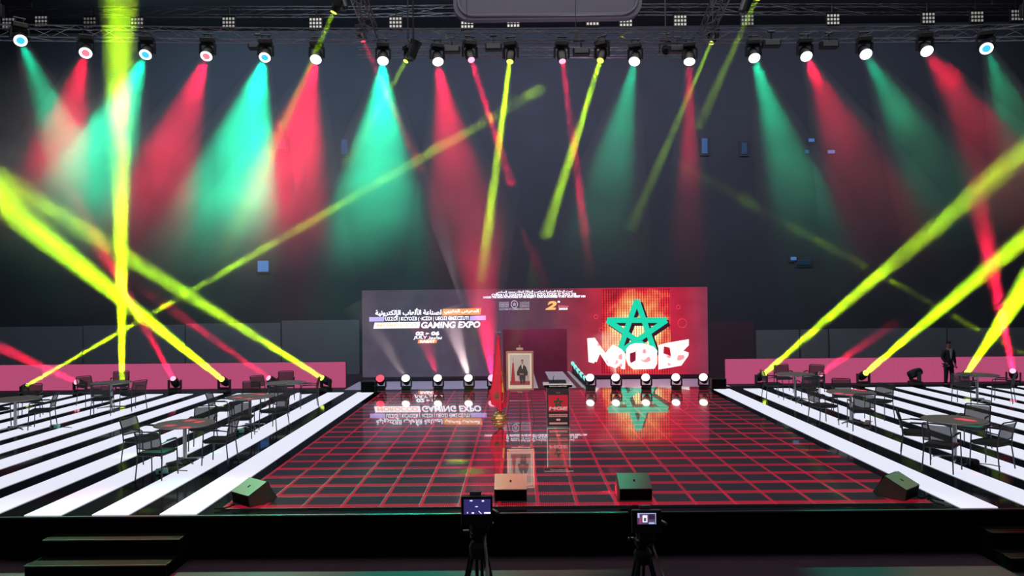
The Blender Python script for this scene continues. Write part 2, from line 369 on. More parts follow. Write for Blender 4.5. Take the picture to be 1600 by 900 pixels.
spoly([(984,552),(993,549),(993,563),(986,567),(984,562)], glow('letter_shadow', (150,20,60), .8), 'letter_counter', YP-.046)
spoly([(1037,541),(1046,543),(1048,556),(1036,552)], glow('letter_shadow_red', (190,20,45), .9), 'letter_counter', YP-.046)
# ring and arc doodles
e = MB()
for (cx, cy, r) in ((1066,505,7),(931,495,3),(1060,480,3),(939,515,3)):
    X, Z = P(cx, cy); rr = r*YS/FPX
    for k in range(16): e.bar((X+rr*math.cos(k*math.pi/8), YP-.004, Z+rr*math.sin(k*math.pi/8)), (X+rr*math.cos((k+1)*math.pi/8), YP-.004, Z+rr*math.sin((k+1)*math.pi/8)), .012, seg=4)
e.build('ring_graphic', glow('screen_line_red', (240,60,80), 1), lw)

# doorway through the wall: dim drape behind, and the ramp bridging to the stage
tag(MB().box(((dx0+dx1)/2, YS+2.6, (dzt+.9)/2), (dx1-dx0+3.5, .1, dzt+.9)).build('backstage_drape', mat('plum_drape', (150,60,95), .9, noise=.2, nscale=3)),
    'plum coloured drape seen through the screen opening', 'drape')
area('backstage_light', ((dx0+dx1)/2, YS+1.2, dzt+.6), ((dx0+dx1)/2, YS+2.6, 1.4), 3, .4, (1, .5, .75), 13)
tag(MB().box(((x0+x1)/2, (25.0+YS-.05)/2, .02), (x1-x0+.3, YS-25.05, .04)).build('floor_glow_board', mat('painted_screen_glow', (222,208,240), .22, noise=.06)),
    'added low lilac board painted like the screen glow on the hall floor', 'glow board')  # its lilac paint stands in for screen glow reflected by the hall floor
rp = thing('entrance_ramp', 'maroon bridge with pale bands leading from the screen opening to the stage', 'ramp', (0,0,0))
RY0, RY1, RZ0, RZ1 = 24.93, YS-.02, S-.005, .40
def ramp_band(xa, xb, name, m, t=.03, up=0):
    mb = MB(); v = [mb.bm.verts.new((x, y, z+up+d)) for d in (0, -t) for (x, y, z) in ((xa,RY0,RZ0),(xb,RY0,RZ0),(xb,RY1,RZ1),(xa,RY1,RZ1))]
    mb.bm.faces.new(v[:4]); mb.bm.faces.new(v[7:3:-1])
    for i in range(4): mb.bm.faces.new((v[i], v[(i-1)%4], v[4+(i-1)%4], v[4+i]))
    return mb.build(name, m, rp)
ramp_band(-.55, 2.42, 'ramp_deck', mat('ramp_maroon', (88,30,52), .35), .05)
PB = mat('ramp_pale_band', (215,205,215), .5)
for xa, xb in ((-.35,.72),(1.24,2.03),(2.21,2.34)): ramp_band(xa, xb, 'ramp_band', PB, .01, .012)
for xx in (-.45, 2.3):
    for k in range(4):
        yy = RY0+.3+k*2.3; zz = RZ0+(RZ1-RZ0)*(yy-RY0)/(RY1-RY0)-.052
        MB().bar((xx,yy,.042),(xx,yy,zz),.03).build('leg', M_metal, rp)
mb = MB(); v = [mb.bm.verts.new((x, y, z)) for x in (2.44, 2.50) for (y, z) in ((RY0+.1,S+.22),(RY1-.1,.72),(RY1-.1,.042),(RY0+.1,.042))]
mb.bm.faces.new(v[:4]); mb.bm.faces.new(v[7:3:-1])
for i in range(4): mb.bm.faces.new((v[i], v[(i-1)%4], v[4+(i-1)%4], v[4+i]))
mb.build('side_panel', M_plast, rp)
M_tube = glow('tube_teal', (130,235,225), 1.1)
for k in range(5):
    Y = 32.0-1.5*k; c = at(893.5+4.9*k, 570+6.2*k, Y)
    o = MB().bar((2.47, Y+.62, c.z+.05), (2.47, Y-.02, c.z+.02), .075, seg=10).bar((2.47, Y+.3, c.z+.0), (2.47, Y+.3, .66), .02).build('light_tube', M_tube)
    tag(o, ['farthest and topmost', 'second farthest', 'middle', 'second nearest', 'nearest and lowest'][k]+' of the five short teal light tubes on the ramp edge', 'light tube', 'teal light tubes along the ramp')

# pink lit barrier boards behind both wings
YB = 30.7
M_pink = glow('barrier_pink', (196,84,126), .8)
def barrier(pa, pb, lab):
    a = at(pa[0], pa[1], YB); b = at(pb[0], pb[1], YB); z = (a.z+b.z)/2
    t = thing('barrier', lab, 'barrier', ((a.x+b.x)/2, YB, 0)); n = max(3, round((b.x-a.x)/1.45)); w = (b.x-a.x)/n
    for k in range(n):
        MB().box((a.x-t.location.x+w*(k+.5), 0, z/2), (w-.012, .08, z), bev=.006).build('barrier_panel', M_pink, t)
    MB().box((0, .07, z/2), (b.x-a.x+.04, .06, z+.03)).build('barrier_frame', M_plast, t)
barrier((-90, 571), (540, 566), 'long pink lit barrier behind the left wing of the stage')
barrier((1133, 560), (1720, 557), 'long pink lit barrier behind the right wing of the stage')
# grey flats above the barriers
def flat(pa, pb, Y, lab, m, name='backdrop_panel'):
    a = at(pa[0], pa[1], Y); b = at(pb[0], pb[1], Y)
    o = MB().box(((a.x+b.x)/2, Y, a.z/2), (b.x-a.x, .1, a.z)).build(name, m); return tag(o, lab, 'panel')
M_g1 = mat('flat_grey', (118,124,136), .8, noise=.1, nscale=.7); M_g2 = mat('flat_dark', (84,66,84), .85, noise=.1)
xs = [-80, 130, 290, 440]
for i in range(3): flat((xs[i]+1, 512-i*3), (xs[i+1]-1, 600), 36, ['leftmost wide', 'second', 'third'][i]+' grey backdrop panel above the left pink barrier', M_g1)
flat((441, 501), (562, 600), 36, 'grey backdrop panel between left barrier end and screen', M_g1)
flat((1110, 503), (1178, 600), 36, 'dark plum backdrop panel just right of the screen', M_g2)
xs = [1180, 1250, 1295, 1480, 1690]
for i in range(4): flat((xs[i]+1, 516-i), (xs[i+1]-1, 600), 36, ['first', 'second', 'third', 'fourth'][i]+' grey backdrop panel right of the screen, above the pink barrier', M_g1)

# black side speakers at the screen's feet
def cabinet(pa, pb, Y, lab):
    a = at(pa[0], pa[1], Y); b = at(pb[0], pb[1], Y); w = b.x-a.x; h = a.z-S-.004
    t = thing('subwoofer', lab, 'speaker', ((a.x+b.x)/2, Y, S+.004))
    MB().box((0, .2, h/2), (w, .4, h), bev=.015).build('cabinet', M_plast, t)
    MB().box((0, -.012, h/2), (w-.05, .02, h-.05), bev=.006).build('grille', M_black, t)
    MB().box((w/2-.03, -.03, h*.6), (.02, .02, .03)).build('handle', M_metal, t)
cabinet((563.5, 596), (586.5, 612), 24.1, 'black speaker cabinet at the left foot of the screen')
cabinet((1112, 592), (1135.5, 610), 24.1, 'black speaker cabinet at the right foot of the screen')

# ------------------------------------------------------------------ lamps, their housings and the smoke they light
HAZE = {}
def haze_mat(dens, zlo=None, zhi=None, patchy=0, ball=False):
    key = (dens, zlo, zhi, patchy, ball)
    if key not in HAZE:
        m = bpy.data.materials.new('stage_haze'); m.use_nodes = True; nt = m.node_tree; nt.nodes.clear()
        o = nt.nodes.new('ShaderNodeOutputMaterial'); v = nt.nodes.new('ShaderNodeVolumeScatter')
        v.inputs['Color'].default_value = (1,1,1,1); v.inputs['Density'].default_value = dens; v.inputs['Anisotropy'].default_value = 0
        nt.links.new(v.outputs[0], o.inputs['Volume']); HAZE[key] = m
        if zlo is not None or patchy:      # density fades with height to make beams die out; noise adds patches
            tc = nt.nodes.new('ShaderNodeTexCoord'); nz = nt.nodes.new('ShaderNodeTexNoise'); nz.inputs['Scale'].default_value = .55 if zlo is not None else .9; nz.inputs['Detail'].default_value = 2.5
            nt.links.new(tc.outputs['Object'], nz.inputs['Vector'])
            mr = nt.nodes.new('ShaderNodeMapRange'); mr.inputs['From Min'].default_value = .36; mr.inputs['From Max'].default_value = .62
            mr.inputs['To Min'].default_value = 1-patchy; mr.inputs['To Max'].default_value = 1+patchy; nt.links.new(nz.outputs['Fac'], mr.inputs['Value'])
            mu = nt.nodes.new('ShaderNodeMath'); mu.operation = 'MULTIPLY'; mu.inputs[1].default_value = dens; nt.links.new(mr.outputs['Result'], mu.inputs[0]); out = mu.outputs[0]
            if zlo is not None:
                sx = nt.nodes.new('ShaderNodeSeparateXYZ'); nt.links.new(tc.outputs['Object'], sx.inputs[0])
                mz = nt.nodes.new('ShaderNodeMapRange'); mz.interpolation_type = 'SMOOTHSTEP'; mz.inputs['From Min'].default_value = zlo; mz.inputs['From Max'].default_value = zhi
                mz.inputs['To Min'].default_value = .03; mz.inputs['To Max'].default_value = 1; nt.links.new(sx.outputs[2], mz.inputs['Value'])
                m2 = nt.nodes.new('ShaderNodeMath'); m2.operation = 'MULTIPLY'; nt.links.new(out, m2.inputs[0]); nt.links.new(mz.outputs['Result'], m2.inputs[1]); out = m2.outputs[0]
            if ball:
                ln = nt.nodes.new('ShaderNodeVectorMath'); ln.operation = 'LENGTH'; nt.links.new(tc.outputs['Object'], ln.inputs[0])
                ms = nt.nodes.new('ShaderNodeMapRange'); ms.interpolation_type = 'SMOOTHSTEP'; ms.inputs['From Min'].default_value = 1; ms.inputs['From Max'].default_value = .15
                nt.links.new(ln.outputs['Value'], ms.inputs['Value']); nz.inputs['Scale'].default_value = 1.6
                m3 = nt.nodes.new('ShaderNodeMath'); m3.operation = 'MULTIPLY'; nt.links.new(out, m3.inputs[0]); nt.links.new(ms.outputs['Result'], m3.inputs[1]); out = m3.outputs[0]
            nt.links.new(out, v.inputs['Density'])
    return HAZE[key]
SMOKE = tag(bpy.data.objects.new('stage_smoke', None), kind='stuff'); COL.objects.link(SMOKE)
SMOKE['label'] = 'stage smoke in beam-shaped cones and loose banks, lit by the coloured lamps'; SMOKE['category'] = 'smoke'
def beam(p, q, r1, rgb, power, r0=.05, dens=.06, blend=.35, pad=1.15, hz=(None, None, 0), tight=False):
    """a spot lamp at p aimed at q, and a cone of smoke shaped to its beam"""
    p, q = Vector(p), Vector(q); d = q-p; L = d.length; n = d.normalized()
    if tight:      # a parallel-sided beam leaving the whole width of the lens
        ld = bpy.data.lights.new('beam_lamp', 'AREA'); ld.shape = 'DISK'; ld.size = 2*r0; ld.spread = max(R(1.2), 2*math.atan(1.25*(r1-r0*.5)/L))
    else:
        ld = bpy.data.lights.new('beam_lamp', 'SPOT'); ld.shadow_soft_size = r0*.6
        ld.spot_size = 2*math.atan(r1/L); ld.spot_blend = blend
    ld.energy = power; ld.color = lin(rgb)[:3]
    o = bpy.data.objects.new('beam_lamp', ld); COL.objects.link(o); o.location = p; o.rotation_euler = d.to_track_quat('-Z', 'Y').to_euler()
    h = MB().bar(p+n*.03, q, r0, r1*pad, seg=20).build('beam_smoke_cone', haze_mat(dens, *hz), SMOKE); h['kind'] = 'stuff'  # smoke fills only this cone, shaped like the beam
    return o
def lensmat(name, rgb, s): 
    return bpy.data.materials.get(name) or glow(name, rgb, s)
def head(loc, aim, s, label, lens='white', hang=False, cat='moving head light', group=None, core=None, lr=.105, wash=False, dark=False, drop=False):
    """moving head lamp standing at loc (or clamped there when hanging); returns the centre of its lens"""
    u = -1 if hang else 1
    loc = Vector(loc); piv = loc + Vector((0,0,u*.33*s)); d = (Vector(aim)-piv).normalized()
    rz = math.atan2(d.y, d.x) - math.pi/2
    t = thing('wash_light' if wash else 'moving_head_light', label, cat, loc, rz, group)
    b = MB().box((0,0,u*.055*s), (.30*s,.26*s,.11*s), bev=.015*s)
    b.build('base', M_plast, t)
    if drop: MB().bar((0,0,.0), (0,0,18.46-loc.z), .02).build('drop_pipe', M_metal, t)
    if hang: MB().bar((-.08*s,0,.0), (-.08*s,0,.12*s), .012*s).bar((.08*s,0,.0), (.08*s,0,.12*s), .012*s).bar((-.12*s,0,.12*s), (.12*s,0,.12*s), .02*s).build('clamp', M_metal, t)
    else: MB().box((0,-.134*s,.06*s), (.12*s,.004,.04*s)).build('display', M_metal, t)
    y = MB().box((0,0,u*.13*s), (.36*s,.10*s,.04*s), bev=.01*s)
    for k in (-1,1): y.box((k*.17*s,0,u*.25*s), (.04*s,.11*s,.26*s), bev=.012*s)
    y.build('yoke', M_plast, t)
    # barrel along local d
    ld = Matrix.Rotation(-rz, 3, 'Z') @ d
    M = Matrix.Translation((0,0,u*.33*s)) @ ld.to_track_quat('Z','Y').to_matrix().to_4x4()
    prof = [(.06,-.17),(.10,-.15),(.125,-.06),(.14,.02),(.148,.12),(.145,.15)] if wash else [(.06,-.19),(.10,-.17),(.115,-.05),(.11,.06),(.095,.15),(.09,.17)]
    hd = MB().lathe([(r*s, z*s) for r, z in prof], 24, M).build('head', M_plast, t, smooth=False)
    k = .136 if wash else .08; z = .152 if wash else .172
    if dark:
        MB().lathe([(k*s, z*s), (k*s, (z+.006)*s)], 24, M).build('lens', mat('unlit_lens', (30,32,36), .1, spec=.8), hd)
    else:
        MB().lathe([(k*s, z*s), (k*.98*s, (z+.008)*s)], 24, M).build('lens', lensmat('lens_'+lens, LENS[lens], 2.2), hd)
        if core: MB().lathe([(k*.62*s, (z+.009)*s), (k*.6*s, (z+.013)*s)], 20, M).build('lens_core', lensmat('core_'+core, LENS[core], 1.1), hd)
    return piv + d*((z+.03)*s)
LENS = dict(white=(255,250,252), teal=(60,205,255), rose=(240,130,150), yellow=(235,255,90), pinkish=(255,150,175), red=(235,60,80), warm=(255,240,215))
TEAL, RED, YEL, PINK, WHT = (0,222,165), (240,8,62), (178,240,0), (245,20,80), (255,220,225)

# overhead wash lights along the curved front truss: (lens px, py, beam axis end px, py, half width px there, colour, power factor, core)
def arc_y(px): return 18.0 - 1.7*((px-800)/800)**2
def arc_z(px): return 9.05
WASH = [(28,58,90,200,34,'t',.5,'teal'),(133,77,100,210,40,'r',.6,'rose'),(228,79,160,240,55,'t',1.0,'teal'),(323,81,262,260,56,'r',.9,'rose'),
        (414,83,372,260,66,'t',1.6,'teal'),(494,86,452,270,66,'r',.9,None),(598,88,592,300,74,'t',1.5,None),(683,89,722,330,64,'r',1.0,None),
        (993,89,950,300,52,'t',.5,None),(1078,88,1076,420,38,'r',.8,None),(1178,84,1232,260,42,'t',.7,None),(1259,82,1325,230,44,'r',.45,None),
        (1352,79,1425,210,38,'t',.3,None),(1447,74,1535,210,40,'r',.4,None),(1542,71,1580,170,26,'t',.2,'teal')]
ORDW = ['first','second','third','fourth','fifth','sixth','seventh','eighth','ninth','tenth','eleventh','twelfth','thirteenth','fourteenth','fifteenth']
WP = 19500
for i, (px, py, ex_, ey, hw, c, pw, core) in enumerate(WASH):
    Y = arc_y(px); s = 1.0
    p = at(px, py, Y); Ye = Y-2.45; q = at(ex_, ey, Ye)
    base = p + Vector((0, .05, .33*s)); 
    q2 = p + (q-p)*1.9; r1 = hw*Ye/FPX*1.9
    lp = head(base, q, s, '%s glowing %s wash light from the left on the front truss' % (ORDW[i], 'teal' if c == 't' else 'red'), 'white', True, group='wash lights on the front truss', core=core, wash=True)
    beam(lp, q2, r1, TEAL if c == 't' else RED, WP*pw, r0=.13, dens=.045, blend=.7, hz=(4.0, 8.2, .35))
# four tight beam heads in the middle of the truss
BP = 32000; TB = 60
for i, (px, py, ex_, ey, hw, c, pw, nm) in enumerate([(734,92,800,290,7,'r',.25,'leftmost red'),(798,93,752,440,11,'y',.45,'left yellow'),(878,93,915,370,9,'r',.2,'right red'),(941,92,852,370,11,'y',.4,'right yellow')]):
    p = at(px, py, 18.0); q = at(ex_, ey, 15.5)
    lp = head(p+Vector((0,.05,.45)), q, 1.05, 'small hanging beam light in the truss middle with %s beam' % nm, 'yellow' if c == 'y' else 'pinkish', True, group='beam lights in the middle of the truss')
    beam(lp, q, hw*15.5/FPX, YEL if c == 'y' else RED, TB*pw*1.6, tight=True, r0=.06, dens=.05, hz=(3.2, 7.6, .25))
for i, (px, py, Y, ex_, ey, Ye, hw, c, pw, nm) in enumerate([(524,14,15,440,200,15,9,'y',.10,'yellow lit beam light high on the left diagonal truss'),(563,61,18.6,660,270,18,9,'r',.10,'red beam light hanging just right of the left diagonal truss'),
        (637,93,19,540,260,18,10,'y',.07,'small yellow beam light between the two central left wash lights'),(1116,64,18.6,985,360,17,12,'y',.08,'yellow beam light under the right diagonal truss'),(1190,-8,15,1090,200,15,11,'y',.05,'beam light at the top edge right of the right diagonal truss')]):
    p = at(px, py, Y); q = at(ex_, ey, Ye)
    lp = head(p+Vector((0,.1,.38)), q, .85, nm, 'yellow' if c == 'y' else 'red', True, drop=True)
    beam(lp, q, hw*Ye/FPX, YEL if c == 'y' else RED, TB*pw*1.2, tight=True, r0=.045, dens=.05, hz=(3.4, 8.0, .25))
head(at(965,70,18.6), at(940,100,17.5), .8, 'unlit hanging beam light right of the right yellow beam', hang=True, dark=True) if False else None
head(at(1040,60,19.2), at(1046,110,17.5), .95, 'unlit tilted beam light hanging left of the tenth wash light', hang=True, dark=True, drop=True)
# floor heads behind the strips: (lens px, base py, beam end px, Y end, half width, colour, power)
FH = [(203,592,186,-20,13.5,29,'y',1.9,'upright yellow beam head behind the left back table'),(355,592,-20,298,14.5,27,'y',1.7,'yellow beam head left of the second barrier table, beam leaning far left'),
      (513,590,-10,272,16.0,24,'y',.75,'yellow beam head nearest the screen on the left wing'),(281,592,40,170,16,26,'r',.42,'red beam head on the left wing with beam rising steeply left'),
      (125,597,-60,515,19,12,'r',.35,'dim red beam head at the left end of the barrier row'),(433,590,180,420,20,10,'r',.22,'red beam head hidden behind the back left table'),
      (1188,585,1640,205,14.5,24,'y',1.1,'yellow beam head nearest the screen on the right wing'),(1341,582,1660,322,15.5,19,'y',1.0,'yellow beam head in the middle of the right wing'),
      (1497,580,1640,390,16,22,'y',1.5,'yellow beam head behind the far right table'),(1573,580,1505,200,17,26,'r',.9,'red beam head by the right picture edge'),
      (1266,581,1400,502,20,10,'r',.3,'small red beam head behind the back right table')]
for i, (px, py, ex_, ey, Ye, hw, c, pw, nm) in enumerate(FH):
    g = onz(px, py+20); g.y = min(g.y, 24.5); g.z = S+.004; q = at(ex_, ey, Ye); s = 1.15
    aim = q; fade = px in (281, 433, 1573, 1266)
    lp = head(g, aim, s, nm, 'yellow' if c == 'y' else 'pinkish', group='beam heads standing behind the strips')
    ext = 1 if fade else 1.55; q = lp+(q-lp)*ext
    beam(lp, q, .84*hw*Ye/FPX*ext, YEL if c == 'y' else RED, TB*pw*2.0, tight=True, r0=.075, dens=.05, blend=.3, hz=(None, None, .25) if not fade else (q.z, lp.z+(q.z-lp.z)*.35, .25))
g = onz(1430, 602); g.z = S+.004
head(g, g+Vector((1,.1,.75)), 1.25, 'unlit grey moving head turned aside in front of the right barrier', dark=True)
# flat lying thin yellow beams crossing the hall
for (px, py, ex_, ey, Ye, hw, pw, nm) in [(68,601,850,135,19,8,.8,'small low yellow beam light at the left end of the strips'),(1640,588,1050,250,20,6,.12,'small low yellow beam light past the right picture edge')]:
    g = onz(px, py+10); g.y = min(g.y, 24.4); g.z = S+.004; q = at(ex_, ey, Ye)
    lp = head(g, q, .8, nm, 'yellow')
    beam(lp, q, hw*Ye/FPX, YEL, TB*pw*1.0, tight=True, r0=.05, dens=.05, blend=.3, hz=(None, None, .25))
# ten heads at the foot of the screen
SH = [(595,595,'red',560,520,0),(635,590,'white',560,470,.07),(685,590,'white',655,500,.12),(733,589,'white',700,480,.3),(770,590,'pinkish',730,250,1.2),
      (923,591,'white',905,520,.0),(963,590,'white',950,520,.1),(1010,591,'warm',995,500,.0),(1057,590,'white',1040,500,.0),(1100,590,'warm',1085,500,.0)]
for i, (px, py, ln, ex_, ey, pw) in enumerate(SH):
    g = onz(px, 611.5 - (px-595)*.004); g.z = S+.03
    L_ = at(px, py, g.y-.1)
    tgt = at(px + (-14 if i < 5 else 0) , 545, g.y-1.6) if i < 5 else at(px-16 if False else px+14*(-1 if i < 6 else -1), 548, g.y-1.6)
    side = 'left' if i < 5 else 'right'
    lp = head(g, tgt, 1.0, '%s wash head of five at the foot of the %s screen half' % (ORDW[i % 5], side), ln, wash=True, group='wash heads in front of the %s screen half' % side)
    if pw:
        q = at(ex_, ey, g.y-.3)
        beam(lp, q, (26 if i != 4 else 80)*g.y/FPX, PINK if i in (2,4) else WHT, BP*pw*.6, r0=.1, dens=.1, blend=1, hz=((4.6, 1.5, .3) if i != 4 else (8.5, 1.2, .45)))
# front key light on the portrait, flag and lectern
ld = bpy.data.lights.new('front_key_lamp', 'SPOT'); ld.energy = 17000; ld.color = (1,.93,.85); ld.spot_size = R(7.5); ld.spot_blend = .6; ld.shadow_soft_size = .15
o = bpy.data.objects.new('front_key_lamp', ld); COL.objects.link(o); o.location = (-3,-8,11); o.rotation_euler = (Vector((.3,18.3,1.5))-o.location).to_track_quat('-Z','Y').to_euler()
# loose banks of smoke drifting high over the stage
def cloud(px, py, Y, r, dens, lab=None):
    c = at(px, py, Y); o = MB().ball((0,0,0), 1, 24, 14).build('smoke_bank', haze_mat(dens, None, None, .8, True), SMOKE); o['kind'] = 'stuff'
    o.location = c; o.scale = r
cloud(95, 240, 14.2, (3.0,2.0,2.2), .10)
cloud(440, 300, 15.5, (3.6,2.0,2.4), .06)

# ------------------------------------------------------------------ trusses, floodlights and the hanging panel
def truss(pts, name_label, w=.27, r=.017, step=.45, cat='truss'):
    """four chords with zig-zag lacing along a polyline; returns one thing with chords and lacing"""
    t = thing('lighting_truss', name_label, cat, (0,0,0)); ch = MB(); lc = MB()
    for a, b in zip(pts, pts[1:]):
        a, b = Vector(a), Vector(b); d = (b-a); L = d.length; n = d.normalized()
        sx = n.cross(Vector((0,0,1))).normalized(); uz = sx.cross(n).normalized(); h = w/2
        C = [sx*h+uz*h, -sx*h+uz*h, -sx*h-uz*h, sx*h-uz*h]
        for c in C: ch.bar(a+c, b+c, r, seg=6)
        k = max(1, int(L/step))
        for i in range(k):
            p = a+n*(L*i/k); q = a+n*(L*(i+1)/k)
            for j in range(4):
                u, v = C[j], C[(j+1) % 4]
                if i % 2: u, v = v, u
                lc.bar(p+u, q+v, r*.5, seg=4, cap=False)
    ch.build('chord', M_truss, t); lc.build('lacing', M_truss, t)
    for p in (pts[1], pts[-2]) if len(pts) > 2 else (pts[0],): MB().bar(Vector(p)+Vector((0,0,w/2)), (p[0], p[1], 18.47), .012, seg=5).box((p[0], p[1], p[2]+w/2+.35), (.14,.14,.3), bev=.02).build('hoist_chain', M_metal, t)
    return t
pts = [at(px, 56.5 + ((px-800)/800)**2*-6, arc_y(px)+.15) for px in range(-160, 1761, 160)]
truss(pts, 'curved front lighting truss spanning the hall above the wash lights')
truss([at(540,-60,13.0), at(583,57,18.6)], 'diagonal truss running down from the top, left of centre')
truss([at(1150,-60,13.0), at(1100,58,18.6)], 'diagonal truss running down from the top, right of centre')
truss([at(px, 82, 20.5) for px in range(560, 1080, 170)], 'thin rear truss low behind the central beam lights', w=.22, r=.014)
# small dark fixtures hanging along the truss
for i, (px, py) in enumerate([(771,66),(706,70),(908,73),(1058,69),(1205,60),(362+40,64),(1295,62),(1534-60,52)]):
    c = at(px, py, 18.1 if abs(px-800) < 400 else 17.4); t = thing('hanging_fixture', ['unlit fixture hanging under the truss beside the left yellow beam light','unlit fixture hanging right of the eighth wash light','unlit fixture hanging between the right red and right yellow beam lights','unlit fixture hanging just left of the tenth wash light','unlit fixture under the truss right of the eleventh wash light','unlit fixture under the truss left of the fifth wash light','unlit fixture under the truss right of the twelfth wash light','unlit fixture under the truss right of the fourteenth wash light'][i], 'stage light', c)
    MB().box((0,0,-.13), (.42,.2,.17), bev=.02).build('body', M_metal if i % 2 else M_plast, t); MB().bar((0,0,-.05),(0,0,.18),.02).bar((-.08,0,.16),(.08,0,.16),.03).build('clamp', M_metal, t)
    MB().box((0,-.105,-.13), (.34,.012,.11)).build('lens', M_steel, t)
for i, (px, py, ax) in enumerate([(533,0,-.3),(1165,6,.35),(646,78,.35)]):
    c = at(px, py, 16.5); t = thing('barrel_light', ['grey barrel light above the left yellow beam at the top edge','grey barrel light at the top edge right of the right diagonal truss','small barrel light behind the yellow beam between central washes'][i], 'stage light', c)
    M = Matrix.Rotation(ax, 4, 'Y')
    MB().lathe([(.07,-.25),(.11,-.2),(.12,.1),(.14,.2)], 16, M).build('barrel', M_metal, t); MB().bar((0,0,.1),(0,0,18.46-c.z),.02).build('bracket', M_metal, t)
# square floodlights of 4x3 cells on the far gantry
cells = [(13,36,.25,3),(64,33,.3,3),(140,35,.15,3),(214,36,.5,3),(357,35,.6,3),(493,36,1.0,3),(618,35,.9,3),(730,38.5,1.2,2),(802,37,1.2,2),(926,34,1.1,2),(978,33,1.0,3),(1063,32,.9,3),(1168,31,.4,3),(1302,30,.8,3),(1451,28,.55,3),(1527,26,.45,3),(1590,23.5,.35,3)]
Yg = 27.0
gm = {}
def flood(k):
    m = glow('flood_cell', (235,232,228), k*.75); nt = m.node_tree; b = nt.nodes['Principled BSDF']
    # only the raised lamp faces are lit: the plate between them stays dark
    tc = nt.nodes.new('ShaderNodeTexCoord'); sp_ = nt.nodes.new('ShaderNodeSeparateXYZ'); nt.links.new(tc.outputs['Object'], sp_.inputs[0])
    lt = nt.nodes.new('ShaderNodeMath'); lt.operation = 'LESS_THAN'; lt.inputs[1].default_value = .006; nt.links.new(sp_.outputs[1], lt.inputs[0])
    mu = nt.nodes.new('ShaderNodeMath'); mu.operation = 'MULTIPLY'; mu.inputs[1].default_value = k*.75; nt.links.new(lt.outputs[0], mu.inputs[0]); nt.links.new(mu.outputs[0], b.inputs['Emission Strength'])
    b.inputs['Base Color'].default_value = (.03,.03,.03,1); return m
for i, (px, py, br, rows) in enumerate(cells):
    k = round(br, 2)
    if k not in gm: gm[k] = flood(k)
    c = at(px, py, Yg); t = thing('floodlight', '%s square floodlight of small lamps from the left on the far gantry' % (ORDW+['sixteenth','seventeenth'])[i], 'floodlight', c, group='floodlights on the far gantry')
    h = .16*rows
    MB().box((0,.06,0), (.50,.1,h+.04), bev=.01).build('housing', M_plast, t)
    mb = MB()
    for a in range(4):
        for b in range(rows): mb.box((-.18+.12*a, 0, (b-(rows-1)/2)*.14), (.075,.02,.085), bev=.008)
    mb.box((0,.015,0), (.46,.008,h-.02)); mb.build('lamp_grid', gm[k], t); MB().bar((0,.1,h/2),(0,.1,h/2+.35),.02).build('bracket', M_metal, t)
truss([at(px, 19 if px < 800 else 15, Yg+.3) for px in range(-200, 1801, 250)], 'far straight gantry truss carrying the square floodlights', w=.3, r=.014, step=1.2)
# hanging panel with rounded corners over the centre
a0 = at(722, 33, 21); a1 = at(998, 26, 21)
t = thing('hanging_scoreboard', 'large grey rounded screen housing hanging above the centre of the truss', 'scoreboard', (0,0,0))
def rr(x0, x1, z0, z1, r):
    P_ = []
    for cx, cz, a in ((x1-r,z1-r,0),(x0+r,z1-r,90),(x0+r,z0+r,180),(x1-r,z0+r,270)):
        for k in range(6): P_.append((cx+r*math.cos(R(a+18*k)), cz+r*math.sin(R(a+18*k))))
    return P_
tilt = Matrix.Translation((0,21,0))
zt0 = (a0.z+a1.z)/2
MB().prism(rr(a0.x-.25, a1.x+.1, zt0, zt0+4.2, .45), .25, tilt).build('board', mat('panel_grey', (92,92,114), .5), t)
fr = MB(); Pq = rr(a0.x-.10, a1.x-.05, zt0+.12, zt0+4.1, .4)
for k in range(len(Pq)): fr.bar((Pq[k][0], 20.98, Pq[k][1]), (Pq[(k+1)%len(Pq)][0], 20.98, Pq[(k+1)%len(Pq)][1]), .05, seg=6)
fr.build('rim', mat('panel_rim', (105,105,128), .4), t)
# distant blue lit openings
M_blue = glow('distant_blue', (80,150,225), .9)
for i, (px, py, w, h, br) in enumerate([(411,416,17,17,1),(538,230,10,24,.22),(1101,228,9,24,.4),(1163,232,8,18,.15),(1268,219,9,5,.8),(1261,237,6,5,.4),(1299,237,11,5,1),(1240,404,9,5,.8),(436,226,22,16,.08),(1256,410,22,8,.05)]):
    c = at(px, py, 39.75); f = 39.8/FPX
    t = thing('lit_opening', ['bright blue lit opening low in the dark left of the screen','tall blue lit opening beside the teal beam','tall blue lit opening right of the red beam','faint blue opening right of the tall right one','small blue light under the eleventh wash beam','dimmer of two small blue lights under the twelfth wash beam','brighter of two small blue lights under the twelfth wash beam','small blue light low on the right wall','faint blue glow panel between the fifth and sixth wash beams','faint blue panel beside the small low right light'][i], 'lit opening', c)
    MB().box((0,0,0), (w*f,.04,h*f), bev=.02).build('pane', glow('distant_blue_%d' % i, (90,150,230), br*.6), t); MB().box((0,.05,0), (w*f+.2,.04,h*f+.2)).build('surround', M_wall, t)

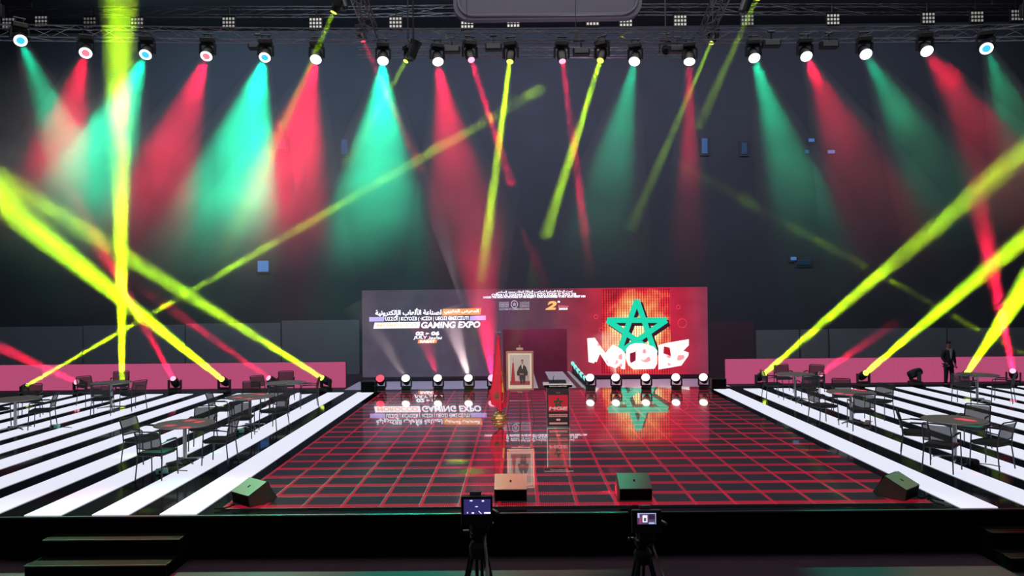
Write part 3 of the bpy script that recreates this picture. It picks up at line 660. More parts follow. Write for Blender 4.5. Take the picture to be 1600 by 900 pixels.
# ------------------------------------------------------------------ tables and chairs on the wings
def make_table():
    t = thing('round_table', 'x', 'table')
    MB().lathe([(.50,.715),(.545,.718),(.55,.727),(.55,.742),(.546,.746)], 40).build('tabletop', mat('table_top_grey', (150,146,140), .32), t)
    mb = MB()
    for k in range(40):
        a, b = k*math.pi/20, (k+1)*math.pi/20
        mb.bar((.552*math.cos(a),.552*math.sin(a),.731), (.552*math.cos(b),.552*math.sin(b),.731), .009, seg=6)
    mb.build('rim', M_steel, t)
    MB().lathe([(.036,.03),(.036,.68),(.10,.70),(.13,.715)], 20).build('column', M_steel, t)
    for k in range(4):
        a = k*math.pi/2+.5; c, s = math.cos(a), math.sin(a)
        MB().bar((0,0,.045), (.36*c,.36*s,.02), .026, .016).bar((.35*c,.35*s,.012), (.35*c,.35*s,.0), .022).build('foot', M_steel, t)
    return t
def make_chair():
    t = thing('armchair', 'x', 'chair')      # faces +Y, seat centre at the origin
    MB().box((0,.01,.45), (.47,.46,.055), bev=.022).build('seat', M_fabric, t)
    MB().tube([(-.20,.20,.415),(.20,.20,.415),(.20,-.2,.415),(-.2,-.2,.415),(-.2,.2,.415)], .010).build('seat_frame', M_metal, t)
    # back posts curve up from the rear legs
    prof = [(-.225,.42),(-.24,.55),(-.262,.68),(-.30,.80),(-.315,.835)]
    b = MB(); b.tube([(-.225, y, z) for y, z in prof]+[(-.19,-.325,.855),(.19,-.325,.855)]+[(.225, y, z) for y, z in prof[::-1]], .0125)
    b.build('back_frame', M_metal, t)
    # mesh panel, gently curved, upper two thirds of the back
    g = MB(); vs = []
    for j in range(6):
        z = .545+j*.057; row = []
        y0 = -.238-.075*(j/5)**1.3
        for i in range(9):
            x = -.215+.43*i/8; row.append(g.bm.verts.new((x, y0-.035*(1-(x/.215)**2), z)))
        vs.append(row)
    bk = []
    for row in vs: bk.append([g.bm.verts.new(v.co+Vector((0,.006,0))) for v in row])
    for j in range(5):
        for i in range(8):
            g.bm.faces.new((vs[j][i], vs[j][i+1], vs[j+1][i+1], vs[j+1][i])); g.bm.faces.new((bk[j][i], bk[j+1][i], bk[j+1][i+1], bk[j][i+1]))
    for j in range(5):
        g.bm.faces.new((vs[j][0], vs[j+1][0], bk[j+1][0], bk[j][0])); g.bm.faces.new((vs[j][8], bk[j][8], bk[j+1][8], vs[j+1][8]))
    for i in range(8):
        g.bm.faces.new((vs[0][i], bk[0][i], bk[0][i+1], vs[0][i+1])); g.bm.faces.new((vs[5][i], vs[5][i+1], bk[5][i+1], bk[5][i]))
    g.build('backrest', M_meshf, t)
    MB().tube([(-.225,-.236,.545),(0,-.272,.535),(.225,-.236,.545)], .010).build('lumbar_bar', M_metal, t)
    for sx_ in (-1, 1):
        MB().tube([(sx_*.225,-.225,.42),(sx_*.245,-.27,.0)], .0115).build('leg', M_metal, t)
        MB().tube([(sx_*.245,.20,.655),(sx_*.245,.215,.42),(sx_*.25,.235,.0)], .0115).build('leg', M_metal, t)
        MB().tube([(sx_*.235,-.255,.64),(sx_*.25,-.1,.66),(sx_*.245,.20,.655)], .0115).box((sx_*.248,.03,.672), (.045,.26,.018), bev=.007).build('armrest', M_metal, t)
    return t
tp, cp = make_table(), make_chair(); used = [False, False]
def put(o, k, loc, rz, label, group):
    if used[k]: o = copy_tree(o)
    used[k] = True; o.location = loc; o.rotation_euler = (0,0,rz); o['label'] = label; o['group'] = group; return o
def chair_set(tx, ty, tname, chairs):
    T = onz(tx, ty); T.z = S+.004
    put(tp, 0, (T.x, T.y, S+.013), random.random(), 'round grey-topped table with steel column, ' + tname, 'round tables on the stage wings')
    for (px, py, w, turn) in chairs:
        c = onz(px, py); d = Vector((T.x-c.x, T.y-c.y)); L = d.length
        if L < .62: c.x = T.x-d.x/L*.62; c.y = T.y-d.y/L*.62
        put(cp, 1, (c.x, c.y, S+.013), math.atan2(d.y, d.x)-math.pi/2+R(turn), w, 'mesh-backed armchairs around the tables')
A_ = 'dark mesh-backed armchair '
chair_set(289, 722, 'nearest one on the left wing', [(246,746,A_+'back to the hall at the nearest left table',-8),(222,722,A_+'turned sideways at the left side of the nearest left table',-10),
    (318,702,A_+'behind the nearest left table, back lit green',6),(343,724,A_+'at the right side of the nearest left table, facing left',10)])
chair_set(391, 667, 'in the middle of the left wing', [(347,668,A_+'at the left side of the middle left table',0),(378,684,A_+'back to the hall at the middle left table',0),(393,647,A_+'behind the middle left table',0),(428,671,A_+'at the right side of the middle left table',8)])
chair_set(447, 639, 'nearest the screen on the left wing', [(411,634,A_+'at the left side of the left table nearest the screen',0),(436,650,A_+'back to the hall at the left table nearest the screen',5),(447,625,A_+'behind the left table nearest the screen',0),(481,637,A_+'right of the left table nearest the screen, seen edge-on',0)])
chair_set(174, 638, 'under the upright yellow beam', [(160,649,A_+'with its back to the hall under the upright yellow beam',0),(188,624,A_+'behind the table under the upright yellow beam',0),(208,641,A_+'edged in yellow light right of the upright yellow beam',0),(140,634,A_+'at the left side of the table under the yellow beam',0)])
chair_set(24, 671, 'cut by the left picture edge', [(48,652,A_+'behind the table at the left picture edge',0),(60,670,A_+'right of the table at the left picture edge, facing left',12),(-8,668,A_+'cut off by the left picture edge',0)])
chair_set(1243, 624, 'nearest the screen on the right wing', [(1208,624,A_+'edged in red, left of the right table nearest the screen',0),(1224,613,A_+'behind left of the right table nearest the screen',0),(1262,633,A_+'back to the hall at the right table nearest the screen',0),(1272,614,A_+'behind right of the right table nearest the screen',0)])
chair_set(1330, 661, 'in the middle of the right wing, lit red', [(1287,663,A_+'at the left side of the red-lit right table',0),(1346,672,A_+'back to the hall at the red-lit right table',0),(1317,645,A_+'behind the red-lit right table',0),(1374,655,A_+'at the right side of the red-lit right table, back lit green',8)])
chair_set(1492, 718, 'nearest one on the right wing', [(1432,713,A_+'at the left side of the nearest right table',0),(1472,735,A_+'back to the hall at the nearest right table',-4),(1522,702,A_+'behind the nearest right table, black open back',0),(1549,731,A_+'at the right side of the nearest right table',8)])
chair_set(1527, 626, 'far right under the yellow beam', [(1507,632,A_+'back to the hall at the far right table',0),(1553,628,A_+'at the right side of the far right table',0)])
# small power boxes and cables under the tables
def power_box(px, py, lab, rz, c=(130,205,190)):
    g = onz(px, py); t = thing('power_box', lab, 'box', (g.x, g.y, S+.013), rz)
    MB().box((0,0,.045), (.20,.12,.09), bev=.012).build('case', mat('box_pale', c, .5), t); MB().bar((.1,0,.03),(.28,.05,.012),.008).bar((.28,.05,.012),(.42,-.05,.01),.008).build('cable', M_black, t)
    MB().box((-.03,-.062,.045),(.05,.006,.05)).build('socket', M_black, t)
power_box(253, 741, 'small pale box on the deck under the nearest left table', .5); power_box(374, 677, 'small teal box under the middle left table', .2)
power_box(1356, 664, 'small pale box on the deck by the red-lit right table', 1.0, (200,180,170)); power_box(1520, 727, 'small dark box under the nearest right table', -.4, (40,38,40))
power_box(86, 670, 'small pale box on the deck right of the leftmost table', .1)

# ------------------------------------------------------------------ stage monitors along the front
def wedge(px, py, rz, lab, s=1.0):
    g = onz(px, py); t = thing('stage_monitor', lab, 'speaker', (g.x, g.y, S+.028), rz, 'wedge monitors along the stage front')
    pr = [(0,0),(-.03,.19),(.30,.35),(.50,.06),(.44,0)]       # (depth, height), the audience side first
    M = Matrix.Rotation(math.pi/2, 4, 'Z'); w = .50*s
    mb = MB(); mb.prism([(-y*s, z*s) for y, z in pr], w, Matrix.Translation((w/2,0,0)) @ M @ Matrix.Scale(1,4)); 
    o = mb.build('cabinet', mat('monitor_grey', (88,84,80), .6, noise=.1), t)
    for v in o.data.vertices: v.co.x, v.co.y = v.co.x, -v.co.y if False else v.co.y
    ys = [v.co.y for v in o.data.vertices]
    if max(ys) <= .1*s:
        for v in o.data.vertices: v.co.y = -v.co.y
        o.data.flip_normals()
    MB().box((0,-.012*s+.0,.095*s), (w*.96,.012,.17*s), rot=Matrix.Rotation(R(9),3,'X'), bev=.004).build('back_panel', M_black, t)
    n = Vector((0, .21, .33)).normalized()
    MB().box((0,.400*s,.21*s), (w*.92,.012,.30*s), rot=Matrix.Rotation(R(-31),3,'X') if False else Matrix.Rotation(R(30),3,'X')).build('grille', M_black, t)
    MB().box((0,.14*s,.272*s), (.03,.05,.006), rot=Matrix.Rotation(R(26),3,'X')).build('badge', M_black, t)
    return t
wedge(798, 786, 0, 'black wedge monitor behind the left video camera')
wedge(993.5, 785, 0, 'black wedge monitor behind the right video camera')
wedge(377, 792, R(-38), 'black wedge monitor at the left corner of the red tiled floor', .95)
wedge(1424, 782, R(40), 'black wedge monitor at the right corner of the red tiled floor', .95)
def cable(pts, r, lab, m=M_black):
    o = MB().tube([(*onz(px, py).xy, S+.02+r) for px, py in pts], r, 6).build('cable', m); return tag(o, lab, 'cable')
cable([(1425,775),(1440,782),(1452,776),(1462,783),(1475,786)], .012, 'black cable curling beside the right corner monitor')
cable([(366,792),(352,797),(335,798)], .012, 'black cable at the left corner monitor')

# ------------------------------------------------------------------ portrait on an easel, flag, lectern
Y0 = onz(812, 657).y; YE = Y0
f = YE/FPX
X = lambda px: at(px, 600, YE).x
Z = lambda py: at(812, py, YE).z
ef = thing('framed_portrait', 'framed portrait of a seated person in a dark suit on an easel', 'picture', (0,0,0))
xa, xb, za, zb2 = X(791), X(834), Z(548.5), Z(610)
cx, cz, pw, ph = (xa+xb)/2, (za+zb2)/2, xb-xa, za-zb2
fm = mat('frame_pink_gold', (190,125,115), .35, .5)
fr = MB()
for (dx, dz, w, h) in ((0,ph/2-.025,pw,.05),(0,-ph/2+.025,pw,.05),(-pw/2+.025,0,.05,ph-.1),(pw/2-.025,0,.05,ph-.1)): fr.box((cx+dx, YE, cz+dz), (w,.05,h), bev=.008)
fr.build('frame', fm, ef)
GL = .55
def lit(name, rgb): return mat(name, rgb, .5)
MB().box((cx, YE+.005, cz), (pw-.08,.02,ph-.08)).build('mount', lit('mount_cream', (245,238,215)), ef)
pm = lambda x, z: (cx+x*pw, cz+z*ph)
def pp(pts, name, m, y): return MB().prism([pm(*p) for p in pts], .004, Matrix.Translation((0, YE-y, 0))).build(name, m, ef)
pp([(-.36,-.36),(.36,-.36),(.36,.40),(-.36,.40)], 'picture', lit('picture_grey', (205,195,190)), .012)
pp([(-.36,-.36),(.36,-.36),(.36,-.26),(-.36,-.26)], 'picture_carpet', lit('picture_red', (165,60,75)), .017)
pp([(-.27,.20),(-.22,.20),(-.17,-.32),(-.33,-.32)], 'picture_flag', lit('picture_flag_red', (175,30,50)), .019)
pp([(-.255,.34),(-.235,.34),(-.235,.2),(-.255,.2)], 'picture_finial', lit('picture_pink', (190,130,130)), .019)
pp([(-.08,-.10),(.32,-.10),(.32,-.14),(.28,-.30),(.26,-.14),(.0,-.14),(-.02,-.30),(-.06,-.14)], 'picture_chair', lit('picture_seat', (215,150,150)), .019)
pp([(-.03,.10),(.03,.15),(.15,.15),(.22,.10),(.29,-.04),(.27,-.12),(.20,-.12),(.20,-.20),(.17,-.33),(.12,-.33),(.10,-.2),(.07,-.33),(.02,-.33),(-.01,-.20),(-.02,-.12),(-.10,-.12),(-.11,-.04)], 'picture_suit', lit('picture_dark', (45,38,42)), .022)
pp([(.06,.15),(.12,.15),(.10,.05),(.08,.05)], 'picture_shirt', lit('picture_white', (235,230,230)), .025)
pp([(.06,.17),(.05,.22),(.065,.265),(.115,.265),(.13,.22),(.12,.17),(.09,.145)], 'picture_face', lit('picture_skin', (175,130,115)), .026)
pp([(.048,.23),(.055,.275),(.09,.29),(.125,.275),(.132,.23),(.115,.258),(.065,.258)], 'picture_hair', lit('picture_hair', (40,35,35)), .028)
pp([(-.01,-.06),(.13,-.07),(.14,-.10),(.0,-.10)], 'picture_hands', lit('picture_skin', (175,130,115)), .026)
ez = thing('easel', 'tall slim metal easel holding the framed portrait', 'easel', (0,0,0)); em = mat('easel_metal', (165,120,110), .35, .7)
top = Vector((cx, YE+.10, Z(545))); zS = S+.03
for sx_ in (-1, 1): MB().bar((cx+sx_*.06, YE+.075, top.z), (cx+sx_*.36, YE+.06, zS), .014).build('leg', em, ez)
MB().bar((cx, YE+.10, top.z), (cx, YE+.75, zS), .014).build('leg', em, ez)
MB().bar((cx, YE+.085, top.z+.05), (cx, YE+.085, Z(640)), .016).build('mast', em, ez)
MB().box((cx, YE+.05, Z(611.5)), (.5,.10,.02)).box((cx, YE-.02, Z(613)), (.14,.06,.05), bev=.01).build('ledge', em, ez)
MB().bar((cx-.27, YE+.065, Z(627)), (cx+.27, YE+.065, Z(627)), .012).build('crossbar', em, ez)
MB().box((cx, YE+.02, Z(545.5)), (.18,.09,.07), bev=.02).bar((cx, YE+.06, Z(543)), (cx, YE+.06, Z(539)), .012).build('clamp', mat('clamp_tan', (190,150,130), .5), ez)
# flag
fx = X(779.5); fg = thing('flag', 'red flag with green star hanging in folds on a pole with brass base', 'flag', (fx, YE, S+.028)); z0 = S+.028
MB().lathe([(.21,0),(.21,.02),(.19,.035),(.20,.05),(.17,.09),(.18,.105),(.13,.15),(.14,.165),(.08,.21),(.05,.25),(.03,.27)], 28).build('base', M_brass, fg)
zt_ = Z(517)-z0
MB().bar((0,0,.25), (0,0,zt_-.15), .014).build('pole', M_brass, fg)
MB().ball((0,0,zt_-.16), .03).bar((0,0,zt_-.15),(0,0,zt_-.04),.02,.012).prism([(-.07,zt_),(-.05,zt_-.05),(0,zt_-.03),(.05,zt_-.05),(.07,zt_),(.03,zt_-.02),(0,zt_),(-.03,zt_-.02)], .015, Matrix.Translation((0,-.007,0))).build('finial', M_steel, fg)
# hanging cloth: folded cone, narrow at the top
g = MB(); rows = []; NT = 30; NS = 48; ztop = Z(524)-z0; zbot = Z(632)-z0
for j in range(NT+1):
    t_ = j/NT; z = ztop+(zbot-ztop)*t_; row = []
    wl = .04+.22*t_**1.1 if t_ < .8 else .26-(t_-.8)*.35; wr = .03+.13*t_
    for i in range(NS):
        a = i/NS*2*math.pi; fold = 1+.16*math.sin(5*a+2.0*t_)*t_
        x = math.cos(a)*((wl if math.cos(a) < 0 else wr))*fold - .0; y = math.sin(a)*(.03+.10*t_)*fold
        zz = z - (.16*t_**6*(1-abs(math.cos(a)-.25)))
        row.append(g.bm.verts.new((x, y, zz)))
    rows.append(row)
for j in range(NT):
    for i in range(NS): g.bm.faces.new((rows[j][i], rows[j][(i+1)%NS], rows[j+1][(i+1)%NS], rows[j+1][i]))
g.bm.faces.new(rows[0]); 
fl = g.build('cloth', mat('flag_red', (232,8,62), .7, noise=.12, nscale=8), fg, smooth=True)
mb = MB()
sa = [(.0+.085*math.cos(math.pi/2+k*2*math.pi/5)-.05, .105*math.sin(math.pi/2+k*2*math.pi/5)) for k in range(5)]
for k in range(5):
    a, b = sa[k], sa[(k+2)%5]; mb.bar((a[0], -.118, a[1]+.62), (b[0], -.118, b[1]+.62), .009, seg=5)
mb.build('star_emblem', mat('flag_star', (70,110,70), .7), fl)
MB().tube([(.035,-.03,1.75),(.06,-.06,1.3),(.10,-.09,.95),(.125,-.10,.7),(.115,-.10,.5),(.03,-.11,.36)], .012).build('fringe', M_brass, fl)
MB().ball((.09,-.10,.9), .022).bar((.09,-.10,.89),(.10,-.105,.70),.012,.025).build('tassel', mat('tassel_gold', (215,170,40), .5), fl)

# lectern
g0 = onz(871, 669.5); YL = g0.y
XX = lambda px: at(px, 630, YL).x
ZZ = lambda py: at(871, py, YL).z
t = thing('lectern', 'dark lectern with white top edge and a printed front panel with star picture', 'lectern', (0,0,0))
x0l, x1l, zT = XX(855), XX(889), ZZ(602); zB = S+.03; lcx = (x0l+x1l)/2; lw_ = x1l-x0l
MB().box((lcx, YL+.18, (zT+zB)/2), (lw_, .34, zT-zB), bev=.008).build('body', M_plast, t)
for sx_ in (-1, 1): MB().box((lcx+sx_*(lw_/2+.006), YL+.0, (zT+zB)/2), (.014,.03,zT-zB)).build('edge_strip', M_steel, t)
MB().box((lcx, YL+.16, zT+.02), (XX(895)-XX(849), .46, .03), bev=.008).build('top', mat('lectern_white', (225,215,220), .4), t)
MB().box((lcx, YL+.20, zT+.055), (lw_*.8, .30, .03), rot=Matrix.Rotation(R(8),3,'X')).build('reading_board', M_plast, t)
MB().box((lcx, YL+.01, zB+.012), (lw_+.03, .06, .02)).build('plinth', M_steel, t)
MB().box((lcx, YL-.065, zT-.015), (XX(894)-XX(850),.012,.055)).build('name_strip', M_black, t)
text('MOROCCO GAMING EXPO', lw_*.8, .025, (lcx, YL-.073, zT-.015), M_white, 'lettering', t, .02)
pz = lambda py: ZZ(py)
MB().box((lcx, YL+.004, (pz(607)+pz(667))/2), (lw_*.93, .012, pz(607)-pz(667))).build('front_panel', mat('poster_dark', (38,22,34), .4), t)
MB().box((lcx, YL-.004, (pz(617)+pz(643))/2), (lw_*.90, .006, pz(617)-pz(643))).build('poster_red', mat('poster_red', (205,20,55), .4), t)
mb = MB(); cz_ = pz(629)
for k in range(5):
    a = math.pi/2+k*2*math.pi/5; b = math.pi/2+(k+2)*2*math.pi/5
    mb.bar((lcx+.115*math.cos(a), YL-.012, cz_+.115*math.sin(a)), (lcx+.115*math.cos(b), YL-.012, cz_+.115*math.sin(b)), .014, seg=5)
mb.build('poster_star', mat('poster_green', (20,90,60), .5), t)
text('MGE', lw_*.86, .085, (lcx, YL-.018, pz(638)), mat('poster_pink', (250,190,195), .5), 'lettering', t, .05, .1)
text('2025', .10, .035, (lcx, YL-.008, pz(613.5)), mat('poster_grey', (140,110,125), .5), 'lettering', t, .03)
for a, b in ((647,651.5),(660,663)):
    MB().box((lcx, YL-.005, (pz(a)+pz(b))/2), (lw_*.84, .006, pz(a)-pz(b))).build('poster_band', mat('poster_band', (225,160,155), .5), t)
text('GAMING EXPO', lw_*.8, .035, (lcx, YL-.010, pz(649.2)), mat('poster_ink', (90,40,50), .5), 'lettering', t, .02)
MB().ball((lcx-.02, YL-.004, pz(655.8)), .034, 14, 8, (1,.15,.8)).ball((lcx+.02, YL-.004, pz(655.8)), .034, 14, 8, (1,.15,.8)).build('poster_badge', mat('poster_badge', (245,185,185), .5), t)
MB().tube([(lcx-.1,YL+.2,zT+.06),(lcx-.1,YL+.22,zT+.16),(lcx-.08,YL+.12,zT+.22)], .006).build('microphone', M_black, t)

# ------------------------------------------------------------------ two video cameras on tripods in front of the stage
def video_camera(pc, size, Y, scr, lab, kind):
    """pc = centre px of the monitor housing, size = its px size, scr = px box of the lit screen"""
    c = at(pc[0], pc[1], Y); f = Y/FPX; w, h = size[0]*f, size[1]*f
    t = thing('video_camera', lab, 'video camera', c)
    k = w/.27
    MB().box((0,0,0), (w,.05,h), bev=.012).build('monitor', M_plast, t)
    bd = MB().box((.02*k,.28,-.14), (.15*k,.42,.17*k), bev=.02).build('body', M_plast, t)
    MB().lathe([(.05,0),(.055,.02),(.052,.16),(.065,.18),(.068,.24)], 20, Matrix.Translation((.02*k,.49,-.14)) @ Matrix.Rotation(-math.pi/2, 4, 'X')).build('lens', M_black, t)
    MB().tube([(.02*k,.12,-.06),(.02*k,.14,.0),(.02*k,.40,.0),(.02*k,.42,-.06)], .014).build('handle', M_plast, t)
    MB().box((-.01,.02,h/2+.015), (.10*k,.05,.035), bev=.008).build('shoe_adapter', mat('grey_plastic', (120,105,110), .4), t)
    MB().bar((w/2+.0,.05,-.02),(w/2+.035,.02,-.03),.02).ball((w/2+.035,.0,-.03),.022).build('knob', M_metal, t)
    MB().tube([(-.05,.15,-h/2+.02),(-.16*k,-.02,-h/2-.02),(-.10*k,-.06,-h/2-.12),(.08*k,-.03,-h/2-.05)], .006).tube([(w/2,.1,-.05),(w/2+.05,.02,-.2),(.05,.05,-h/2-.22)], .006).build('cable', M_black, t)
    a, b = at(scr[0], scr[1], Y-.03), at(scr[2], scr[3], Y-.03); sx_, sz = b.x-a.x, a.z-b.z; mx_, mz = (a.x+b.x)/2-c.x, (a.z+b.z)/2-c.z
    sc = MB().box((mx_,-.028,mz), (sx_,.006,sz)).build('screen', glow('viewfinder_blue', (52,48,110), .9) if kind == 0 else glow('viewfinder_plum', (88,74,104), .9), t)
    def blot(u, v, du, dv, m, y=-.033): MB().box((mx_+(u-.5)*sx_, y, mz+(.5-v)*sz), (du*sx_,.004,dv*sz)).build('screen_image', m, sc)
    wh = glow('viewfinder_white', (225,220,255), 1.3)
    if kind == 0:
        for u, v, du, dv in ((.28,.08,.10,.07),(.72,.1,.08,.09),(.48,.48,.09,.05),(.14,.88,.03,.1),(.34,.9,.09,.09),(.88,.9,.24,.1)): blot(u, v, du, dv, wh)
        MB().bar((mx_+.06*sx_,-.034,mz+.28*-sz), (mx_+.16*sx_,-.034,mz-.46*sz), .003).build('screen_image', wh, sc)
    else:
        wv = glow('viewfinder_pale', (185,195,240), 1.0)
        blot(.5,.03,1,.05,wv); blot(.98,.5,.03,1,wv); blot(.06,.2,.1,.4,wv); blot(.4,.5,.26,.62,wh); blot(.4,.55,.12,.3,glow('viewfinder_ink', (80,80,110), .8), -.037)
        blot(.15,.65,.12,.6,glow('viewfinder_rose', (170,70,110), .9)); blot(.78,.3,.34,.5,glow('viewfinder_night', (60,40,75), .8)); blot(.76,.9,.3,.14,wv)
    return c, h
def tripod(c, h, lab, spread):
    zt = c.z-h/2; t = thing('tripod', lab, 'tripod', (c.x, c.y+.2, 0))
    MB().box((0,0,zt-.06), (.13,.20,.07), bev=.015).lathe([(.03,zt-.20),(.07,zt-.17),(.075,zt-.12),(.05,zt-.10)], 20).build('fluid_head', M_plast, t)
    MB().lathe([(.05,zt-.34),(.075,zt-.32),(.08,zt-.24),(.06,zt-.20)], 20).build('bowl', M_plast, t)
    MB().bar((.05,-.05,zt-.08), (.10,-.50,zt-.30), .011).bar((.092,-.44,zt-.265), (.105,-.60,zt-.345), .018).build('pan_handle', M_plast, t)
    MB().bar((.08,0,zt-.06),(.13,0,zt-.06),.02).bar((-.08,0,zt-.12),(-.13,0,zt-.12),.02).build('lock_knob', M_metal, t)
    for a in (math.pi/2, math.pi*7/6, -math.pi/6):
        cx_, sy = math.cos(a), math.sin(a); p0 = Vector((cx_*.06, sy*.06, zt-.28)); p1 = Vector((cx_*spread, sy*spread, .02)); mid = p0.lerp(p1, .45)
        n = Vector((-sy, cx_, 0))*.022
        lg = MB().bar(p0+n, mid+n, .014).bar(p0-n, mid-n, .014).bar(mid-(p1-p0)*.05, p1, .012).build('leg', M_plast, t)
        MB().box(mid, (.07,.07,.05), bev=.01).build('leg_clamp', M_metal, lg); MB().ball(p1, .02).build('foot', M_black, lg)
c, h = video_camera((745,797), (49,46), 6.0, (724.5,780.5,766.5,803.5), 'black video camera with dark blue screen, left one before the stage', 0)
tripod(c, h, 'black tripod under the left video camera', .45)
c, h = video_camera((1010,814), (46,37), 6.3, (996,802,1025,819), 'black video camera with bright small screen, right one before the stage', 1)
tripod(c, h, 'black tripod under the right video camera', .45)

# ------------------------------------------------------------------ person standing behind the right wing
def skin_body(verts, edges, name, m, parent, sub=2):
    me = bpy.data.meshes.new(name); me.from_pydata([v[0] for v in verts], edges, [])
    o = bpy.data.objects.new(name, me); COL.objects.link(o)
    md = o.modifiers.new('s', 'SKIN'); md.use_smooth_shade = True
    for i, v in enumerate(verts):
        r = v[1]; me.skin_vertices[0].data[i].radius = (r, r) if isinstance(r, (int, float)) else r
    me.skin_vertices[0].data[0].use_root = True
    o.modifiers.new('u', 'SUBSURF').levels = sub; o.modifiers['u'].render_levels = sub
    bpy.context.view_layer.update()
    m2 = bpy.data.meshes.new_from_object(o.evaluated_get(bpy.context.evaluated_depsgraph_get())); bpy.data.objects.remove(o)
    m2.name = name; m2.materials.clear(); m2.materials.append(m)
    q = bpy.data.objects.new(name, m2); COL.objects.link(q); q.parent = parent; return q
gp = at(1482, 560, 29.4)
ps = thing('person', 'person in dark suit and white shirt standing behind the right wing', 'person', (gp.x, 29.4, 0), R(8))
hs = 0
k = .99; b = hs
V = [((0,0,b+.95),(.15,.11)),((0,0,b+1.12),(.15,.10)),((0,0,b+1.30),(.18,.115)),((0,0,b+1.43),(.12,.09)),((0,-.005,b+1.52),.055),((0,-.02,b+1.60),(.07,.08)),((0,-.02,b+1.70),(.08,.095)),((0,-.01,b+1.77),(.05,.06)),
     ((-.10,0,b+.86),.095),((-.12,-.01,b+.48),.062),((-.13,.02,b+.08),.042),((-.14,-.12,b+.03),(.045,.03)),
     ((.10,0,b+.86),.095),((.13,-.02,b+.48),.062),((.15,.03,b+.08),.042),((.17,-.11,b+.03),(.045,.03)),
     ((-.20,0,b+1.40),.065),((-.25,.02,b+1.13),.048),((-.20,-.12,b+.93),.036),((-.17,-.18,b+.87),(.03,.04)),
     ((.20,0,b+1.40),.065),((.26,.03,b+1.13),.048),((.25,-.06,b+.88),.036),((.25,-.09,b+.80),(.03,.04))]
Ed = [(0,1),(1,2),(2,3),(3,4),(4,5),(5,6),(6,7),(0,8),(8,9),(9,10),(10,11),(0,12),(12,13),(13,14),(14,15),(3,16),(16,17),(17,18),(18,19),(3,20),(20,21),(21,22),(22,23)]
M_skin = mat('skin', (150,110,95), .6); M_suit = mat('suit', (40,42,52), .8)
skin_body(V, Ed, 'body', M_skin, ps)
J = [((0,.0,b+.92),(.185,.135)),((0,0,b+1.12),(.172,.122)),((0,0,b+1.30),(.20,.135)),((0,0,b+1.43),(.14,.105)),((0,.01,b+1.49),(.075,.07)),((-.205,0,b+1.405),.08),((-.26,.02,b+1.13),.064),((-.205,-.11,b+.95),.05),((.205,0,b+1.405),.08),((.27,.03,b+1.13),.064),((.255,-.055,b+.90),.05),((0,.0,b+.78),(.19,.135))]
jk = skin_body(J, [(0,1),(1,2),(2,3),(3,4),(3,5),(5,6),(6,7),(3,8),(8,9),(9,10),(0,11)], 'jacket', M_suit, ps)
skin_body([((0,0,b+.93),(.165,.125)),((-.10,0,b+.82),.112),((-.12,-.01,b+.48),.082),((-.13,.02,b+.09),.066),((.10,0,b+.82),.112),((.13,-.02,b+.48),.082),((.15,.03,b+.09),.066)], [(0,1),(1,2),(2,3),(0,4),(4,5),(5,6)], 'trousers', M_suit, ps)
MB().prism([(-.055,b+1.50),(.055,b+1.50),(.035,b+1.25),(.008,b+1.10),(-.008,b+1.10),(-.035,b+1.25)], .03, Matrix.Translation((0,-.158,0)) @ Matrix.Rotation(0, 4, 'X')).build('shirt', mat('shirt_white', (190,190,200), .7), ps)
MB().ball((0,.0,b+1.735), .1, 16, 10, (.92,1.05,.72)).build('hair', mat('hair_black', (18,16,16), .7), ps)
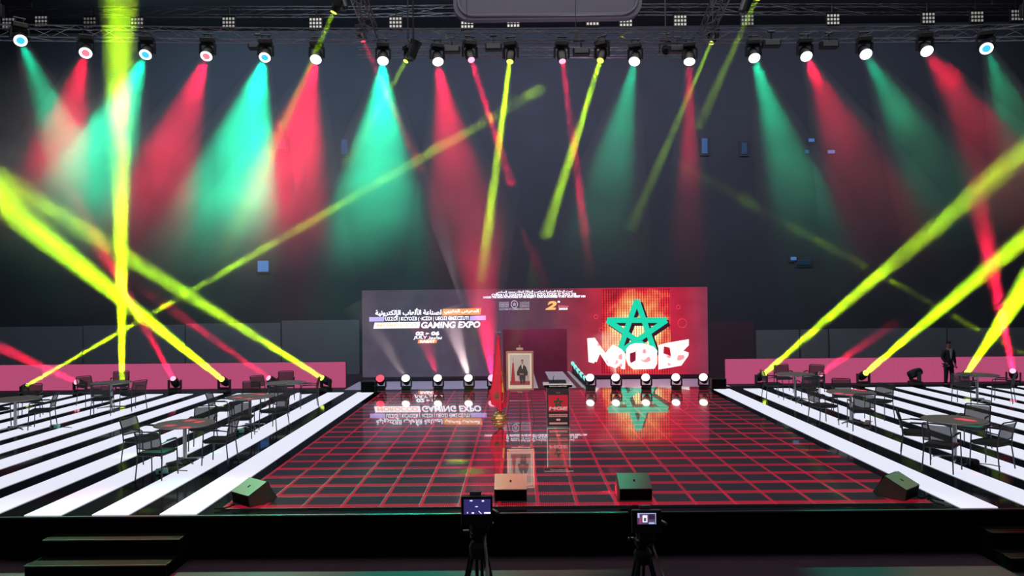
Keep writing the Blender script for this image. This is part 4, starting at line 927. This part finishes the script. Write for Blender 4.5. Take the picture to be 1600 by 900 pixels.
for sx_ in (-1,1):
    MB().ball((sx_*.032,-.108,b+1.69), .011, 8, 6).build('eye', M_black, ps); MB().ball((sx_*.088,-.01,b+1.67), .022, 8, 6, (.4,.8,1.2)).build('ear', M_skin, ps)
    MB().box((sx_*.155-.0,-.06,b+.03), (.09,.26,.06), bev=.02).build('shoe', M_black, ps)
    hx, hy, hz = (-.17,-.18,b+.87) if sx_ < 0 else (.25,-.09,b+.80)
    hm = MB()
    for q in range(4): hm.tube([(hx+(q-1.5)*.019, hy-.02, hz-.02), (hx+(q-1.5)*.021, hy-.035, hz-.06), (hx+(q-1.5)*.02, hy-.02, hz-.085)], .0085, 6)
    hm.tube([(hx-sx_*.03, hy, hz), (hx-sx_*.045, hy-.03, hz-.035)], .01, 6); hm.build('finger', M_skin, ps)
MB().prism([(-.012,b+1.645),(.012,b+1.645),(.005,b+1.69),(-.005,b+1.69)], .03, Matrix.Translation((0,-.125,0))).build('nose', M_skin, ps)
MB().box((0,-.105,b+1.62), (.045,.01,.008)).build('mouth', mat('lips', (110,60,60), .6), ps)

# coloured pools on the hall floor from lamps high behind the viewpoint
for (x, y, rgb, pw, ang) in ((-3.2,9.15,TEAL,3500,10),(-1.6,9.15,TEAL,3500,10),(.2,9.15,TEAL,3500,10),(-8.7,10.1,PINK,4500,13),(6.3,9.15,TEAL,1200,10)):
    ld = bpy.data.lights.new('front_wash_lamp', 'SPOT'); ld.energy = pw; ld.color = lin(rgb)[:3]; ld.spot_size = R(ang); ld.spot_blend = .5; ld.shadow_soft_size = .1
    o = bpy.data.objects.new('front_wash_lamp', ld); COL.objects.link(o); o.location = (x, 4, 9); o.rotation_euler = (Vector((x, y, 0))-o.location).to_track_quat('-Z','Y').to_euler()
# patterned patches of red and green light on the front tables, from added spots without housings near the truss
def table_spot(px, py, z, rgb, rad, pw, lx):
    g = onz(px, py, z); src = Vector((lx, 17.6, 8.9)); d = g-src
    ld = bpy.data.lights.new('added_table_spot', 'SPOT'); ld.energy = pw; ld.color = lin(rgb)[:3]; ld.spot_size = 2*math.atan(rad/d.length); ld.spot_blend = .25; ld.shadow_soft_size = .03
    o = bpy.data.objects.new('added_table_spot', ld); COL.objects.link(o); o.location = src; o.rotation_euler = d.to_track_quat('-Z','Y').to_euler()
for (px, py, lx) in ((289,664,-4.5),(391,620,-3.0),(1494,662,7.5),(1330,614,5.9)):
    k = 1.0 if py > 640 else .8
    for dx, dy, c in ((-24,2,PINK),(22,-4,PINK),(-2,5,PINK),(8,-6,PINK),(40,44,TEAL)):
        table_spot(px+dx*k, py+dy*k, S+.746 if dy < 20 else S, c, .11 if dy < 20 else .22, 11000 if dy < 20 else 12000, lx)
